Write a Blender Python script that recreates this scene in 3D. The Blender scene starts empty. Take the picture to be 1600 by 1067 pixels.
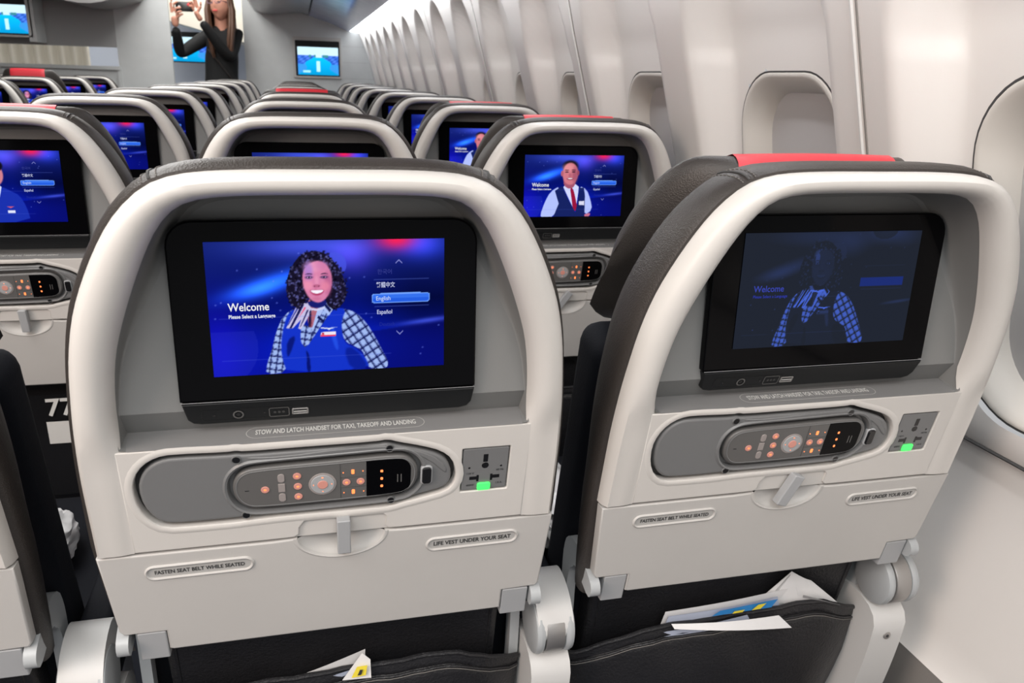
import bpy, bmesh, math, random
import numpy as np
from mathutils import Vector, Matrix
from mathutils.geometry import delaunay_2d_cdt
random.seed(7); rng = np.random.RandomState(3)
SC = bpy.context.scene; COLL = SC.collection
H0 = 0.80            # height of the panel origin above the floor
PITCH = 0.79

# ------------------------------------------------------------ camera
cam_d = bpy.data.cameras.new('camera'); cam = bpy.data.objects.new('camera', cam_d); COLL.objects.link(cam)
cam_d.sensor_width = 36; cam_d.sensor_fit = 'HORIZONTAL'; cam_d.lens = 1282.47/1600*36; cam_d.clip_start = .02
yaw, pit, rol = [math.radians(a) for a in (14.62165711, -17.66681827, -1.78057737)]
Ry = Matrix(((math.cos(yaw), math.sin(yaw), 0), (-math.sin(yaw), math.cos(yaw), 0), (0, 0, 1)))
Rp = Matrix(((1, 0, 0), (0, math.cos(pit), -math.sin(pit)), (0, math.sin(pit), math.cos(pit))))
Rr = Matrix(((math.cos(rol), 0, math.sin(rol)), (0, 1, 0), (-math.sin(rol), 0, math.cos(rol))))
R = Ry @ Rp @ Rr
CM = Matrix((R.col[0], R.col[2], -R.col[1])).transposed().to_4x4()
CM.translation = Vector((-0.01895536, -0.66922484, 0.33506565 + H0))
cam.matrix_world = CM
cam_d.dof.use_dof = True; cam_d.dof.focus_distance = .9; cam_d.dof.aperture_fstop = 14.0
SC.camera = cam

# ------------------------------------------------------------ world, lights, exposure
SC.view_settings.view_transform = 'Standard'; SC.view_settings.look = 'None'
SC.view_settings.gamma = 1; SC.view_settings.exposure = -0.08; SC.view_settings.use_curve_mapping = False
w = bpy.data.worlds.new('world'); SC.world = w; w.use_nodes = True
w.node_tree.nodes['Background'].inputs[0].default_value = (.97, .98, 1, 1)
w.node_tree.nodes['Background'].inputs[1].default_value = 0.52
def area(name, loc, size, rot, power, col):
    l = bpy.data.lights.new(name, 'AREA'); l.shape = 'RECTANGLE'; l.size, l.size_y = size; l.energy = power; l.color = col
    o = bpy.data.objects.new(name, l); COLL.objects.link(o); o.location = loc; o.rotation_euler = [math.radians(a) for a in rot]
    return o
area('aisle_ceiling_light', (-.95, 2.9, 2.25), (.7, 8.8), (0, 0, 0), 158, (1, .985, .96))
area('cove_strip_light', (.462, 3.3, H0+.700), (.03, 8.0), (0, -48, 0), 15, (.97, .98, 1))
area('rear_ceiling_light', (-.15, -1.75, 2.15), (1.5, .9), (18, 0, 0), 37, (1, .97, .94))
area('warm_left_light', (-1.7, -1.1, 1.6), (.8, 1.0), (60, 0, -60), 28, (1, .80, .68))  # warm lamp added at the left rear to tint the left seats, source unseen

# ------------------------------------------------------------ materials
def srgb(*c): return tuple(((v/255)/12.92 if v/255 <= .04045 else ((v/255+.055)/1.055)**2.4) for v in c)
def mat(name, col, rough=.5, metal=0, bump=0, scale=200, var=0, spec=.5, emis=None, es=0, coat=0, kind='noise', dist=.001):
    m = bpy.data.materials.new(name); m.use_nodes = True; n = m.node_tree; b = n.nodes['Principled BSDF']
    b.inputs['Base Color'].default_value = (*col, 1); b.inputs['Roughness'].default_value = rough
    b.inputs['Metallic'].default_value = metal; b.inputs['Specular IOR Level'].default_value = spec
    if coat: b.inputs['Coat Weight'].default_value = coat; b.inputs['Coat Roughness'].default_value = .05
    if emis: b.inputs['Emission Color'].default_value = (*emis, 1); b.inputs['Emission Strength'].default_value = es
    tc = n.nodes.new('ShaderNodeTexCoord')
    if bump:
        if kind == 'noise':
            t = n.nodes.new('ShaderNodeTexNoise'); t.inputs['Scale'].default_value = scale; t.inputs['Detail'].default_value = 3; out = t.outputs[0]
        else:
            t = n.nodes.new('ShaderNodeTexVoronoi'); t.inputs['Scale'].default_value = scale; out = t.outputs[0]
        n.links.new(tc.outputs['Object'], t.inputs['Vector'])
        bp = n.nodes.new('ShaderNodeBump'); bp.inputs['Strength'].default_value = bump; bp.inputs['Distance'].default_value = dist
        n.links.new(out, bp.inputs['Height']); n.links.new(bp.outputs[0], b.inputs['Normal'])
    if var:
        t2 = n.nodes.new('ShaderNodeTexNoise'); t2.inputs['Scale'].default_value = 9; t2.inputs['Detail'].default_value = 4
        n.links.new(tc.outputs['Object'], t2.inputs['Vector'])
        r = n.nodes.new('ShaderNodeMapRange'); r.inputs['From Min'].default_value = .3; r.inputs['From Max'].default_value = .7
        r.inputs['To Min'].default_value = 1-var; r.inputs['To Max'].default_value = 1+var
        n.links.new(t2.outputs[0], r.inputs['Value'])
        x = n.nodes.new('ShaderNodeVectorMath'); x.operation = 'SCALE'; x.inputs[0].default_value = col
        n.links.new(r.outputs[0], x.inputs['Scale']); n.links.new(x.outputs[0], b.inputs['Base Color'])
    return m
M = {}
M['shell'] = mat('shell_plastic', (.60, .58, .55), .38, bump=.12, scale=900, var=.02, dist=.0004)
M['tray'] = mat('tray_plastic', (.50, .488, .468), .45, bump=.15, scale=1100, var=.02, dist=.0004)
M['grey'] = mat('grey_plastic', (.185, .188, .185), .45, bump=.12, scale=900, var=.02, dist=.0004)
M['ledge'] = mat('ledge_plastic', (.185, .185, .185), .42, bump=.12, scale=900, dist=.0004)
M['cradle'] = mat('cradle_plastic', (.165, .168, .17), .40, bump=.1, scale=900, dist=.0004)
M['handset'] = mat('handset_plastic', (.115, .113, .110), .35)
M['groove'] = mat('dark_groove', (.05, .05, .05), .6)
M['black'] = mat('black_plastic', (.008, .008, .009), .25)
M['glass'] = mat('bezel_glass', (.002, .002, .0025), .08, spec=.09)
M['port'] = mat('port_plastic', (.010, .011, .012), .5, spec=.25)
M['metal'] = mat('brushed_metal', (.42, .41, .40), .42, metal=.8, bump=.05, scale=300)
M['tab'] = mat('tab_plastic', (.36, .37, .38), .4)
M['arm'] = mat('arm_plastic', (.38, .40, .41), .35)
M['white'] = mat('armrest_plastic', (.58, .58, .57), .4, bump=.1, scale=900, dist=.0004)
M['leather'] = mat('brown_grey_leather', (.034, .029, .026), .46, bump=.30, scale=650, var=.14, kind='voronoi', dist=.0009)
M['leather2'] = mat('black_leather', (.014, .014, .016), .42, bump=.5, scale=300, var=.15, dist=.002)
M['navy'] = mat('navy_seat_fabric', (.0045, .0055, .009), .75, spec=.2, bump=.3, scale=500)
M['red'] = mat('red_headrest_leather', (.62, .03, .045), .45, bump=.3, scale=420, dist=.0008)
M['stitch'] = mat('stitching', (.16, .15, .14), .7)
M['ink'] = mat('dark_ink', (.03, .03, .03), .6)
M['wink'] = mat('light_ink', (.62, .62, .60), .6)
M['plate'] = mat('label_plate', (.42, .415, .40), .5)
M['green'] = mat('green_indicator', (.05, .8, .1), .4, emis=(.05, .95, .12), es=1.3)
M['orange'] = mat('orange_backlight', (.9, .2, .08), .4, emis=(1, .22, .05), es=1.5)
M['pinkb'] = mat('backlit_button', (.42, .22, .19), .35, emis=(1, .30, .2), es=.22)
M['btn'] = mat('button_plastic', (.30, .27, .26), .35)
M['wall'] = mat('sidewall_laminate', (.76, .735, .705), .55, bump=.10, scale=700, dist=.0006)
M['wallring'] = mat('window_surround', (.66, .635, .59), .5)
M['shade'] = mat('window_shade', (.50, .49, .485), .5)
M['kick'] = mat('kick_panel', (.24, .225, .21), .7, bump=.3, scale=300)
M['bulk'] = mat('bulkhead_laminate', (.56, .58, .58), .6, bump=.2, scale=120, var=.03)
M['bulk2'] = mat('bulkhead_grey', (.36, .365, .365), .6)
M['blue'] = mat('forward_cabin_panel', (.42, .47, .58), .6)
M['cream'] = mat('cream_ceiling', (.86, .82, .74), .6)
M['bin'] = mat('bin_plastic', (.36, .35, .35), .22, var=.05)
M['psu'] = mat('service_panel', (.42, .43, .60), .16, var=.08)  # lavender base colour stands in for the blue reflections of the screens
M['carpet'] = mat('cabin_carpet', (.03, .035, .05), .95, bump=.5, scale=400)
M['ceil'] = mat('ceiling_panel', (.72, .72, .70), .6)
M['cove'] = mat('cove_diffuser', (.9, .9, .9), .5, emis=(.93, .96, 1), es=3.0)
M['paper'] = mat('paper', (.74, .74, .74), .7)
M['paperg'] = mat('page_grey', (.45, .50, .62), .6)
M['pblue'] = mat('cover_blue', (.03, .22, .55), .4)
M['pyel'] = mat('cover_yellow', (.85, .70, .06), .4)
M['foil'] = mat('clear_wrap', (.7, .7, .7), .15, bump=.8, scale=60)
M['skin'] = mat('skin', (.62, .30, .21), .5, var=.06)
M['hair'] = mat('brown_hair', (.095, .045, .025), .5, bump=.8, scale=60)
M['top'] = mat('black_sweater', (.005, .0055, .006), .8, bump=.3, scale=200)
M['lens'] = mat('spectacle_frame', (.12, .05, .10), .3)
m = bpy.data.materials.new('screen_picture'); m.use_nodes = True; nt = m.node_tree; nt.nodes.clear()
_o = nt.nodes.new('ShaderNodeOutputMaterial'); _e = nt.nodes.new('ShaderNodeEmission'); _a = nt.nodes.new('ShaderNodeVertexColor'); _a.layer_name = 'pic'
nt.links.new(_a.outputs[0], _e.inputs[0]); nt.links.new(_e.outputs[0], _o.inputs[0]); M['pic'] = m

# ------------------------------------------------------------ mesh helpers
class MB:
    """collects vertices and faces; .build() links them as ONE mesh object"""
    def __init__(s): s.v = []; s.f = []; s.m = []; s.mats = []
    def mi(s, k):
        if k not in s.mats: s.mats.append(k)
        return s.mats.index(k)
    def add(s, v, f, k):
        b = len(s.v); i = s.mi(k); s.v += [tuple(p) for p in v]; s.f += [tuple(b+j for j in q) for q in f]; s.m += [i]*len(f); return s
    def build(s, name, parent=None, angle=38, off=(0, 0, H0), origin=None, flat=False):
        me = bpy.data.meshes.new(name)
        o0 = origin or (0, 0, 0)
        me.from_pydata([(x+off[0]-o0[0], y+off[1]-o0[1], z+off[2]-o0[2]) for x, y, z in s.v], [], s.f)
        for k in s.mats: me.materials.append(M[k])
        me.polygons.foreach_set('material_index', s.m)
        if not flat:
            me.polygons.foreach_set('use_smooth', [True]*len(s.f)); me.update()
            me.set_sharp_from_angle(angle=math.radians(angle))
        me.validate(); me.update()
        o = bpy.data.objects.new(name, me); COLL.objects.link(o)
        if origin: o.location = origin
        if parent: o.parent = parent
        return o
def grid(rows, closed=False, wrap=False):
    """rows of equal-length point lists -> verts, quads"""
    n = len(rows[0]); v = [p for r in rows for p in r]; f = []
    R_ = len(rows)
    for i in range(R_ if wrap else R_-1):
        for j in range(n if closed else n-1):
            a = i*n+j; b = i*n+(j+1) % n; i2 = (i+1) % R_
            f.append((a, b, i2*n+(j+1) % n, i2*n+j))
    return v, f
def area2(p): return sum(p[i][0]*p[(i+1) % len(p)][1]-p[(i+1) % len(p)][0]*p[i][1] for i in range(len(p)))/2
def ccw(p): return p if area2(p) > 0 else p[::-1]
def offset(p, d):
    """p CCW; d>0 shrinks"""
    n = len(p); out = []
    for i in range(n):
        a, b, c = p[i-1], p[i], p[(i+1) % n]
        e1 = Vector((b[0]-a[0], b[1]-a[1])); e2 = Vector((c[0]-b[0], c[1]-b[1]))
        if e1.length < 1e-9 or e2.length < 1e-9: out.append(b); continue
        e1.normalize(); e2.normalize(); n1 = Vector((-e1.y, e1.x)); n2 = Vector((-e2.y, e2.x)); m_ = n1+n2
        if m_.length < 1e-6: out.append(b); continue
        m_.normalize(); k = d/max(.5, m_.dot(n1)); out.append((b[0]+m_.x*k, b[1]+m_.y*k))
    return out
def inside(p, x, y):
    c = False; n = len(p)
    for i in range(n):
        x1, y1 = p[i]; x2, y2 = p[i-1]
        if (y1 > y) != (y2 > y) and x < (x2-x1)*(y-y1)/(y2-y1)+x1: c = not c
    return c
def fill(outer, holes=()):
    vs = list(outer); es = [(i, (i+1) % len(outer)) for i in range(len(outer))]
    for h in holes:
        b = len(vs); vs += list(h); es += [(b+i, b+(i+1) % len(h)) for i in range(len(h))]
    V, E_, F, *_ = delaunay_2d_cdt([Vector(p) for p in vs], es, [], 0, 1e-7)
    T = []
    for t in F:
        cx = sum(V[i].x for i in t)/len(t); cy = sum(V[i].y for i in t)/len(t)
        if inside(outer, cx, cy) and not any(inside(h, cx, cy) for h in holes):
            a = sum(V[t[i]].x*V[t[(i+1) % len(t)]].y-V[t[(i+1) % len(t)]].x*V[t[i]].y for i in range(len(t)))
            T.append(tuple(t) if a > 0 else tuple(t[::-1]))
    return [(p.x, p.y) for p in V], T
def plate(mb, outer, k, yf, depth=.008, r=.002, holes=(), back=False, steps=3, hk=None, hdepth=None):
    """rounded-edge slab facing -Y. yf(x,z) = front surface y"""
    outer = ccw(list(outer)); holes = [ccw(list(h)) for h in holes]
    def ring(loop, sgn, dep, kk):
        rows = []
        rows.append([(x, yf(x, z)+dep, z) for x, z in loop])
        for s in range(steps+1):
            a = s/steps*math.pi/2; ins = r*(1-math.cos(a)); dy = r*(1-math.sin(a))
            rows.append([(x, yf(x, z)+dy, z) for x, z in offset(loop, sgn*ins)])
        v, f = grid(rows, closed=True)
        if sgn < 0: f = [q[::-1] for q in f]
        mb.add(v, f, kk)
        return offset(loop, sgn*r)
    o2 = ring(outer, 1, depth, k); h2 = [ring(h, -1, hdepth or depth, hk or k) for h in holes]
    V, T = fill(o2, h2); mb.add([(x, yf(x, z), z) for x, z in V], T, k)
    if back:
        V, T = fill(outer, holes); mb.add([(x, yf(x, z)+depth, z) for x, z in V], [t[::-1] for t in T], k)
    return mb
def rrect(x0, z0, x1, z1, r, n=6, rs=None):
    rs = rs or (r,)*4; P = []   # bl br tr tl
    for (cx, cz, a0), q in zip(((x0, z0, 180), (x1, z0, 270), (x1, z1, 0), (x0, z1, 90)), rs):
        sx = 1 if cx == x0 else -1; sz = 1 if cz == z0 else -1
        if q <= 0: P.append((cx, cz)); continue
        for i in range(n+1):
            a = math.radians(a0+90*i/n); P.append((cx+sx*q+q*math.cos(a), cz+sz*q+q*math.sin(a)))
    return P
def smooth(p, it=2, closed=True):
    for _ in range(it):
        q = []; n = len(p)
        if not closed: q.append(p[0])
        for i in range(n if closed else n-1):
            a, b = p[i], p[(i+1) % n]
            q += [tuple(.75*u+.25*v for u, v in zip(a, b)), tuple(.25*u+.75*v for u, v in zip(a, b))]
        if not closed: q.append(p[-1])
        p = q
    return p
def resample(p, n):
    P = np.array(p, float); d = np.r_[0, np.cumsum(np.linalg.norm(np.diff(P, axis=0), axis=1))]
    t = np.linspace(0, d[-1], n); return [tuple(float(np.interp(q, d, P[:, i])) for i in range(P.shape[1])) for q in t]
def capsule(x0, z0, x1, z1, r, n=10):
    a = math.atan2(z1-z0, x1-x0); P = []
    for i in range(n+1): t = a+math.pi/2+math.pi*i/n; P.append((x0+r*math.cos(t), z0+r*math.sin(t)))
    for i in range(n+1): t = a-math.pi/2+math.pi*i/n; P.append((x1+r*math.cos(t), z1+r*math.sin(t)))
    return P
def circle(x, z, r, n=16): return [(x+r*math.cos(2*math.pi*i/n), z+r*math.sin(2*math.pi*i/n)) for i in range(n)]
def rbox(mb, c, s, k, r=.01, rot=None, seg=3):
    bm = bmesh.new(); bmesh.ops.create_cube(bm, size=1); bmesh.ops.scale(bm, vec=s, verts=bm.verts)
    if r: bmesh.ops.bevel(bm, geom=bm.edges[:], offset=r, segments=seg, profile=.5, affect='EDGES', clamp_overlap=True)
    if rot: bmesh.ops.rotate(bm, verts=bm.verts, matrix=rot)
    bm.verts.ensure_lookup_table(); bm.verts.index_update()
    mb.add([(v.co.x+c[0], v.co.y+c[1], v.co.z+c[2]) for v in bm.verts], [[v.index for v in f.verts] for f in bm.faces], k); bm.free(); return mb
def tube(mb, pts, r, k, n=8, flat=1.0, cap=True):
    P = [Vector(p) for p in pts]; rows = []; up = Vector((0, 0, 1))
    rr = r if isinstance(r, (list, tuple)) else [r]*len(P)
    for i, p in enumerate(P):
        t = (P[min(i+1, len(P)-1)]-P[max(i-1, 0)]).normalized()
        u = up if abs(t.dot(up)) < .95 else Vector((1, 0, 0))
        a = t.cross(u).normalized(); b = a.cross(t).normalized()
        rows.append([tuple(p+a*math.cos(2*math.pi*j/n)*rr[i]+b*math.sin(2*math.pi*j/n)*rr[i]*flat) for j in range(n)])
    v, f = grid(rows, closed=True)
    if cap: f += [tuple(range(n))[::-1], tuple((len(rows)-1)*n+j for j in range(n))]
    mb.add(v, f, k); return mb
def cyl(mb, c, axis, r, l, k, n=20, bev=.002):
    ax = Vector(axis).normalized(); c = Vector(c)
    tube(mb, [c-ax*l/2, c-ax*(l/2-bev*.3), c-ax*(l/2-bev), c+ax*(l/2-bev), c+ax*(l/2-bev*.3), c+ax*l/2], [r-bev, r-bev*.3, r, r, r-bev*.3, r-bev], k, n); return mb
def prism(mb, poly, y0, y1, k, axis='X'):
    """poly extruded; axis='X': poly is (y,z) extruded in x from y0 to y1; 'Y': poly is (x,z) extruded along y"""
    V, T = fill(ccw(poly)); f = (lambda a, b, c: (c, a, b)) if axis == 'X' else (lambda a, b, c: (a, c, b))
    P = ccw(poly); n = len(P)
    mb.add([f(a, b, y0) for a, b in V], T if axis == 'Y' else [t[::-1] for t in T], k)
    mb.add([f(a, b, y1) for a, b in V], [t[::-1] for t in T] if axis == 'Y' else T, k)
    q = [(i, (i+1) % n, n+(i+1) % n, n+i) for i in range(n)]
    if axis == 'Y': q = [t[::-1] for t in q]
    mb.add([f(a, b, y0) for a, b in P]+[f(a, b, y1) for a, b in P], q, k); return mb
_tc = {}
def text(s, size, align='CENTER', bold=0.0, spacing=1.0):
    key = (s, size, align, bold, spacing)
    if key in _tc: return _tc[key]
    c = bpy.data.curves.new('t', 'FONT'); c.body = s; c.size = size; c.align_x = align; c.align_y = 'CENTER'; c.offset = bold*size; c.space_character = spacing; c.resolution_u = 3
    o = bpy.data.objects.new('t', c); COLL.objects.link(o); bpy.context.view_layer.update()
    me = o.evaluated_get(bpy.context.evaluated_depsgraph_get()).to_mesh()
    r = ([tuple(v.co) for v in me.vertices], [tuple(p.vertices) for p in me.polygons])
    o.evaluated_get(bpy.context.evaluated_depsgraph_get()).to_mesh_clear()
    bpy.data.objects.remove(o); bpy.data.curves.remove(c); _tc[key] = r; return r
def put_text(mb, s, size, fn, k, fit=None, **kw):
    v, f = text(s, size, **kw)
    if fit: w_ = max(p[0] for p in v)-min(p[0] for p in v); v = [(p[0]*fit/w_, p[1], 0) for p in v]
    v = v; mb.add([fn(p[0], p[1]) for p in v], f, k)
def prop(o, label=None, cat=None, group=None, kind=None):
    if label: o['label'] = label
    if cat: o['category'] = cat
    if group: o['group'] = group
    if kind: o['kind'] = kind
    return o
def empty(name, loc): o = bpy.data.objects.new(name, None); COLL.objects.link(o); o.location = loc; o.empty_display_size = .1; return o
def dup(o, parent=None):
    c = o.copy(); COLL.objects.link(c); c.parent = parent
    for ch in kids.get(o.name, ()): pass
    return c

# ------------------------------------------------------------ pictures shown on the seat screens (light-emitting surfaces)
NX, NY = 300, 170
UX, UY = np.meshgrid(np.linspace(0, 1, NX), np.linspace(0, 1, NY))      # u right, v down
def blur(a, k):
    for _ in range(k):
        b = a.copy(); b[1:-1, 1:-1] = (a[1:-1, 1:-1]*4+a[:-2, 1:-1]+a[2:, 1:-1]+a[1:-1, :-2]+a[1:-1, 2:])/8; a = b
    return a
def pmask(poly):
    P = np.array(poly); acc = np.zeros_like(UX)
    for ox, oy in ((-.25, -.25), (.25, .25), (.25, -.25), (-.25, .25)):
        X = UX+ox/NX; Y = UY+oy/NY; c = np.zeros(X.shape, bool)
        for i in range(len(P)):
            x1, y1 = P[i]; x2, y2 = P[i-1]
            if y1 == y2: continue
            c ^= ((y1 > Y) != (y2 > Y)) & (X < (x2-x1)*(Y-y1)/(y2-y1)+x1)
        acc += c/4
    return acc
class Pic:
    def __init__(s): s.a = np.zeros((NY, NX, 3))
    def over(s, m_, c): m_ = np.clip(m_, 0, 1)[..., None]; s.a = s.a*(1-m_)+np.array(c)*m_
    def addc(s, m_, c): s.a = s.a+m_[..., None]*np.array(c)
    def poly(s, p, c, soft=0): s.over(blur(pmask(p), soft), c)
    def ell(s, x, y, rx, ry, c, soft=.15, k=1, ang=0):
        dx, dy = UX-x, (UY-y)*.566; rx_, ry_ = rx, ry*.566
        ca, sa = math.cos(ang), math.sin(ang); X, Y = dx*ca+dy*sa, -dx*sa+dy*ca
        d = np.sqrt((X/rx_)**2+(Y/ry_)**2); s.over(np.clip((1-d)/soft+.5, 0, 1)*k, c)
    def glow(s, x, y, rx, ry, c, ang=0):
        dx, dy = UX-x, (UY-y)*.566; ca, sa = math.cos(ang), math.sin(ang); X, Y = dx*ca+dy*sa, -dx*sa+dy*ca
        s.addc(np.exp(-(X/rx)**2-(Y/ry)**2), c)
def background():
    p = Pic(); v = UY[..., None]; u = UX[..., None]
    top, mid, bot = np.array((20, 34, 112.)), np.array((6, 16, 104.)), np.array((8, 18, 140.))
    p.a = np.where(v < .45, top+(mid-top)*(v/.45), mid+(bot-mid)*((v-.45)/.55))
    p.a = p.a*(1-.45*np.clip((u-.62)/.25, 0, 1)*np.clip(1-abs(v-.45)/.35, 0, 1))
    p.glow(.27, .30, .19, .035, (30, 90, 190), -.28); p.glow(.20, .36, .10, .03, (20, 50, 90), -.2)
    p.glow(.42, .04, .26, .05, (42, 46, 100)); p.glow(.60, .12, .10, .07, (50, 30, 90))
    p.glow(.90, .04, .10, .06, (30, 40, 130)); p.glow(.5, .8, .3, .12, (0, 15, 90)); p.glow(.03, .8, .12, .2, (10, 0, 60))
    p.glow(.79, .0, .11, .05, (70, 0, 30)); p.over(np.exp(-((UX-.79)/.075)**2-(UY*.566/.040)**2)*.95, (250, 34, 84))
    wv = (UY > .70-.10*np.clip((UX-.62)/.38, 0, 1)**2*1.2) & (UX > .55)
    p.over(blur(wv.astype(float), 2)*.55, (8, 10, 90)); p.glow(.93, .63, .13, .012, (50, 60, 110), -.1)
    wl = (UY > .66) & ((UX-.02)**2*1.0+((UY-.78)*.566)**2 < .17**2); p.over(wl*.25, (50, 60, 190))
    for _ in range(26):
        x, y = rng.rand(2); p.ell(x, y, .004, .006, (110, 130, 240), .6, .5)
    return p
def homog(src):
    dst = [(0, 0), (1, 0), (0, 1), (1, 1)]; A = []; b = []
    for (x, y), (u, v) in zip(src, dst):
        A += [[x, y, 1, 0, 0, 0, -u*x, -u*y], [0, 0, 0, x, y, 1, -v*x, -v*y]]; b += [u, v]
    h = np.linalg.solve(np.array(A, float), np.array(b, float))
    return lambda p: [((h[0]*x+h[1]*y+h[2])/(h[6]*x+h[7]*y+1), (h[3]*x+h[4]*y+h[5])/(h[6]*x+h[7]*y+1)) for x, y in p]
Hw = homog([(-394, 30), (1349, 6), (-297, 1012), (1368, 921)])
def woman(p):
    S = lambda q, c, soft=0, sm=1: p.poly(Hw(smooth(q, sm) if sm else q), c, soft)
    p.ell(*Hw([(560, 195)])[0], .052, .092, (72, 84, 225), .06, .75)
    # sleeves with plaid
    base = p.a.copy()
    arms = [[(300, 500), (200, 560), (150, 680), (120, 820), (88, 910), (82, 992), (235, 975), (215, 850), (300, 620)],
            [(610, 520), (650, 515), (720, 538), (800, 610), (870, 720), (930, 830), (966, 895), (960, 945), (835, 952), (800, 880), (780, 815), (720, 785), (650, 750), (615, 650)],
            [(300, 500), (400, 640), (440, 600), (560, 510), (540, 450), (480, 500), (460, 560), (400, 660), (330, 640), (320, 760), (365, 805), (470, 640), (560, 515)]]
    mk = np.zeros_like(UX)
    for a in arms[:2]: mk = np.maximum(mk, pmask(Hw(smooth(a, 1))))
    mv = pmask(Hw([(330, 620), (380, 640), (470, 490), (535, 440), (565, 505), (520, 570), (368, 806), (325, 750)])); mk = np.maximum(mk, mv)
    p.over(mk, (158, 182, 236))
    inv = np.linalg.inv
    # plaid lines follow the sleeve direction
    x0 = UX*1.0; y0 = UY*.566
    for cond, ang, sp in ((UX > .52, 1.02, .031), (UX <= .42, 1.75, .026), ((UX > .42) & (UX <= .52), 1.95, .024)):
        A = x0*math.cos(ang)+y0*math.sin(ang); B = -x0*math.sin(ang)+y0*math.cos(ang)
        for W_, sp_ in ((A, sp*1.15), (B, sp)):
            l = np.abs(((W_/sp_) % 1)-.5) < .10; p.over(blur((l & cond).astype(float), 1)*mk*.92, (14, 20, 78))
            l = np.abs(((W_/sp_+.2) % 1)-.5) < .035; p.over((l & cond).astype(float)*mk*.5, (60, 70, 150))
    # vest
    S([(235, 545), (300, 500), (330, 640), (325, 750), (368, 808), (470, 650), (565, 505), (655, 512), (622, 600), (630, 715), (665, 772), (720, 790), (800, 860), (838, 950), (235, 978), (205, 900), (185, 800), (196, 680), (212, 610)], (20, 50, 196), 1, 1)
    S([(368, 806), (395, 850), (410, 975), (380, 975), (375, 860)], (8, 20, 110), 1); S([(720, 790), (838, 950), (700, 960), (640, 800)], (12, 32, 150), 4)
    S([(230, 740), (300, 700), (250, 860), (230, 860)], (10, 24, 120), 2); S([(560, 620), (610, 800), (590, 820), (545, 700)], (34, 76, 222), 3)
    # neck and chest
    S([(375, 430), (500, 430), (480, 520), (440, 600), (400, 665), (375, 600), (385, 520)], (172, 100, 120), 1)
    S([(385, 560), (400, 530), (408, 640), (385, 650)], (70, 30, 50), 1)
    # collar + scarf
    S([(450, 505), (525, 440), (565, 505), (530, 565), (490, 520), (400, 700), (430, 580)], (170, 190, 240), 0, 0)
    S([(500, 470), (548, 520), (535, 540), (490, 485)], (14, 20, 78), 0, 0); S([(455, 560), (500, 600), (490, 615), (445, 580)], (14, 20, 78), 0, 0)
    S([(300, 480), (375, 470), (410, 520), (330, 665), (310, 655), (330, 590), (270, 655), (222, 655)], (196, 190, 226), 0, 0)
    for q, c in (([(330, 480), (350, 482), (262, 655), (245, 655)], (24, 24, 84)), ([(352, 500), (365, 505), (318, 570), (300, 600)], (226, 90, 130)), ([(300, 500), (315, 500), (240, 630), (228, 640)], (60, 66, 150)), ([(372, 520), (384, 520), (330, 640), (320, 650)], (24, 24, 84)), ([(390, 530), (402, 520), (400, 600), (380, 660)], (24, 24, 70))):
        S(q, c, 0, 0)
    S([(372, 455), (515, 450), (508, 492), (440, 512), (385, 495)], (22, 30, 110), 0); S([(395, 505), (450, 515), (500, 498), (498, 510), (445, 530), (395, 520)], (205, 205, 235), 0)
    # hair
    hair = [(350, 108), (420, 93), (485, 108), (540, 150), (590, 210), (625, 275), (645, 340), (655, 400), (640, 460), (605, 505), (560, 520), (520, 490), (500, 440), (370, 440), (345, 480), (300, 505), (258, 490), (232, 440), (218, 380), (222, 300), (240, 235), (270, 180), (305, 135)]
    hm = pmask(Hw(hair)); p.over(hm, (22, 18, 40))
    for _ in range(430):
        x = rng.uniform(215, 660); y = rng.uniform(95, 520); q = Hw([(x, y)])[0]
        edge = 1 if inside(hair, x, y) else 0
        if not edge and not inside(offset(ccw(hair), -16), x, y): continue
        c = [(70, 70, 120), (8, 6, 20), (46, 40, 70), (95, 95, 160)][rng.randint(4)] if edge else (22, 18, 44)
        p.ell(q[0], q[1], .0055, .007, c, .5, .75, rng.rand()*3)
    # face
    S([(395, 178), (440, 165), (490, 178), (530, 225), (550, 290), (545, 360), (520, 425), (480, 463), (440, 470), (395, 448), (360, 400), (338, 335), (330, 270), (350, 215)], (214, 128, 168), 1, 2)
    e = lambda x, y, rx, ry, c, s=.5, k=1, a=0: p.ell(*Hw([(x, y)])[0], rx/1690, ry/960, c, s, k, a)
    e(400, 210, 55, 38, (236, 160, 196), .9, .7); e(375, 240, 30, 60, (150, 120, 214), .9, .6); e(520, 330, 26, 80, (170, 84, 130), .9, .6)
    e(470, 200, 50, 30, (200, 120, 170), .9, .5); e(375, 345, 32, 34, (236, 146, 176), .9, .8); e(500, 350, 32, 34, (228, 132, 162), .9, .8)
    e(380, 286, 28, 11, (92, 56, 104), .6, .9); e(490, 284, 28, 11, (92, 56, 104), .6, .9)
    e(380, 286, 12, 6, (222, 206, 236), .5, .8); e(490, 284, 12, 6, (222, 206, 236), .5, .8); e(381, 286, 7, 7, (28, 18, 50), .5); e(489, 284, 7, 7, (28, 18, 50), .5)
    S([(345, 268), (372, 254), (405, 260), (404, 267), (372, 263)], (70, 40, 78), 0); S([(463, 260), (495, 251), (525, 264), (495, 259), (465, 268)], (70, 40, 78), 0)
    e(437, 315, 13, 42, (232, 152, 186), .9, .6); e(437, 348, 24, 12, (176, 88, 124), .8, .8); e(422, 351, 5, 4, (90, 36, 60), .5, .8); e(453, 350, 5, 4, (90, 36, 60), .5, .8)
    S([(384, 377), (440, 372), (497, 375), (478, 408), (440, 420), (404, 408)], (176, 62, 104), 1)
    S([(390, 378), (440, 377), (491, 376), (472, 397), (440, 404), (408, 398)], (244, 238, 250), 0)
    e(440, 440, 30, 14, (196, 108, 146), .9, .6)
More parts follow.
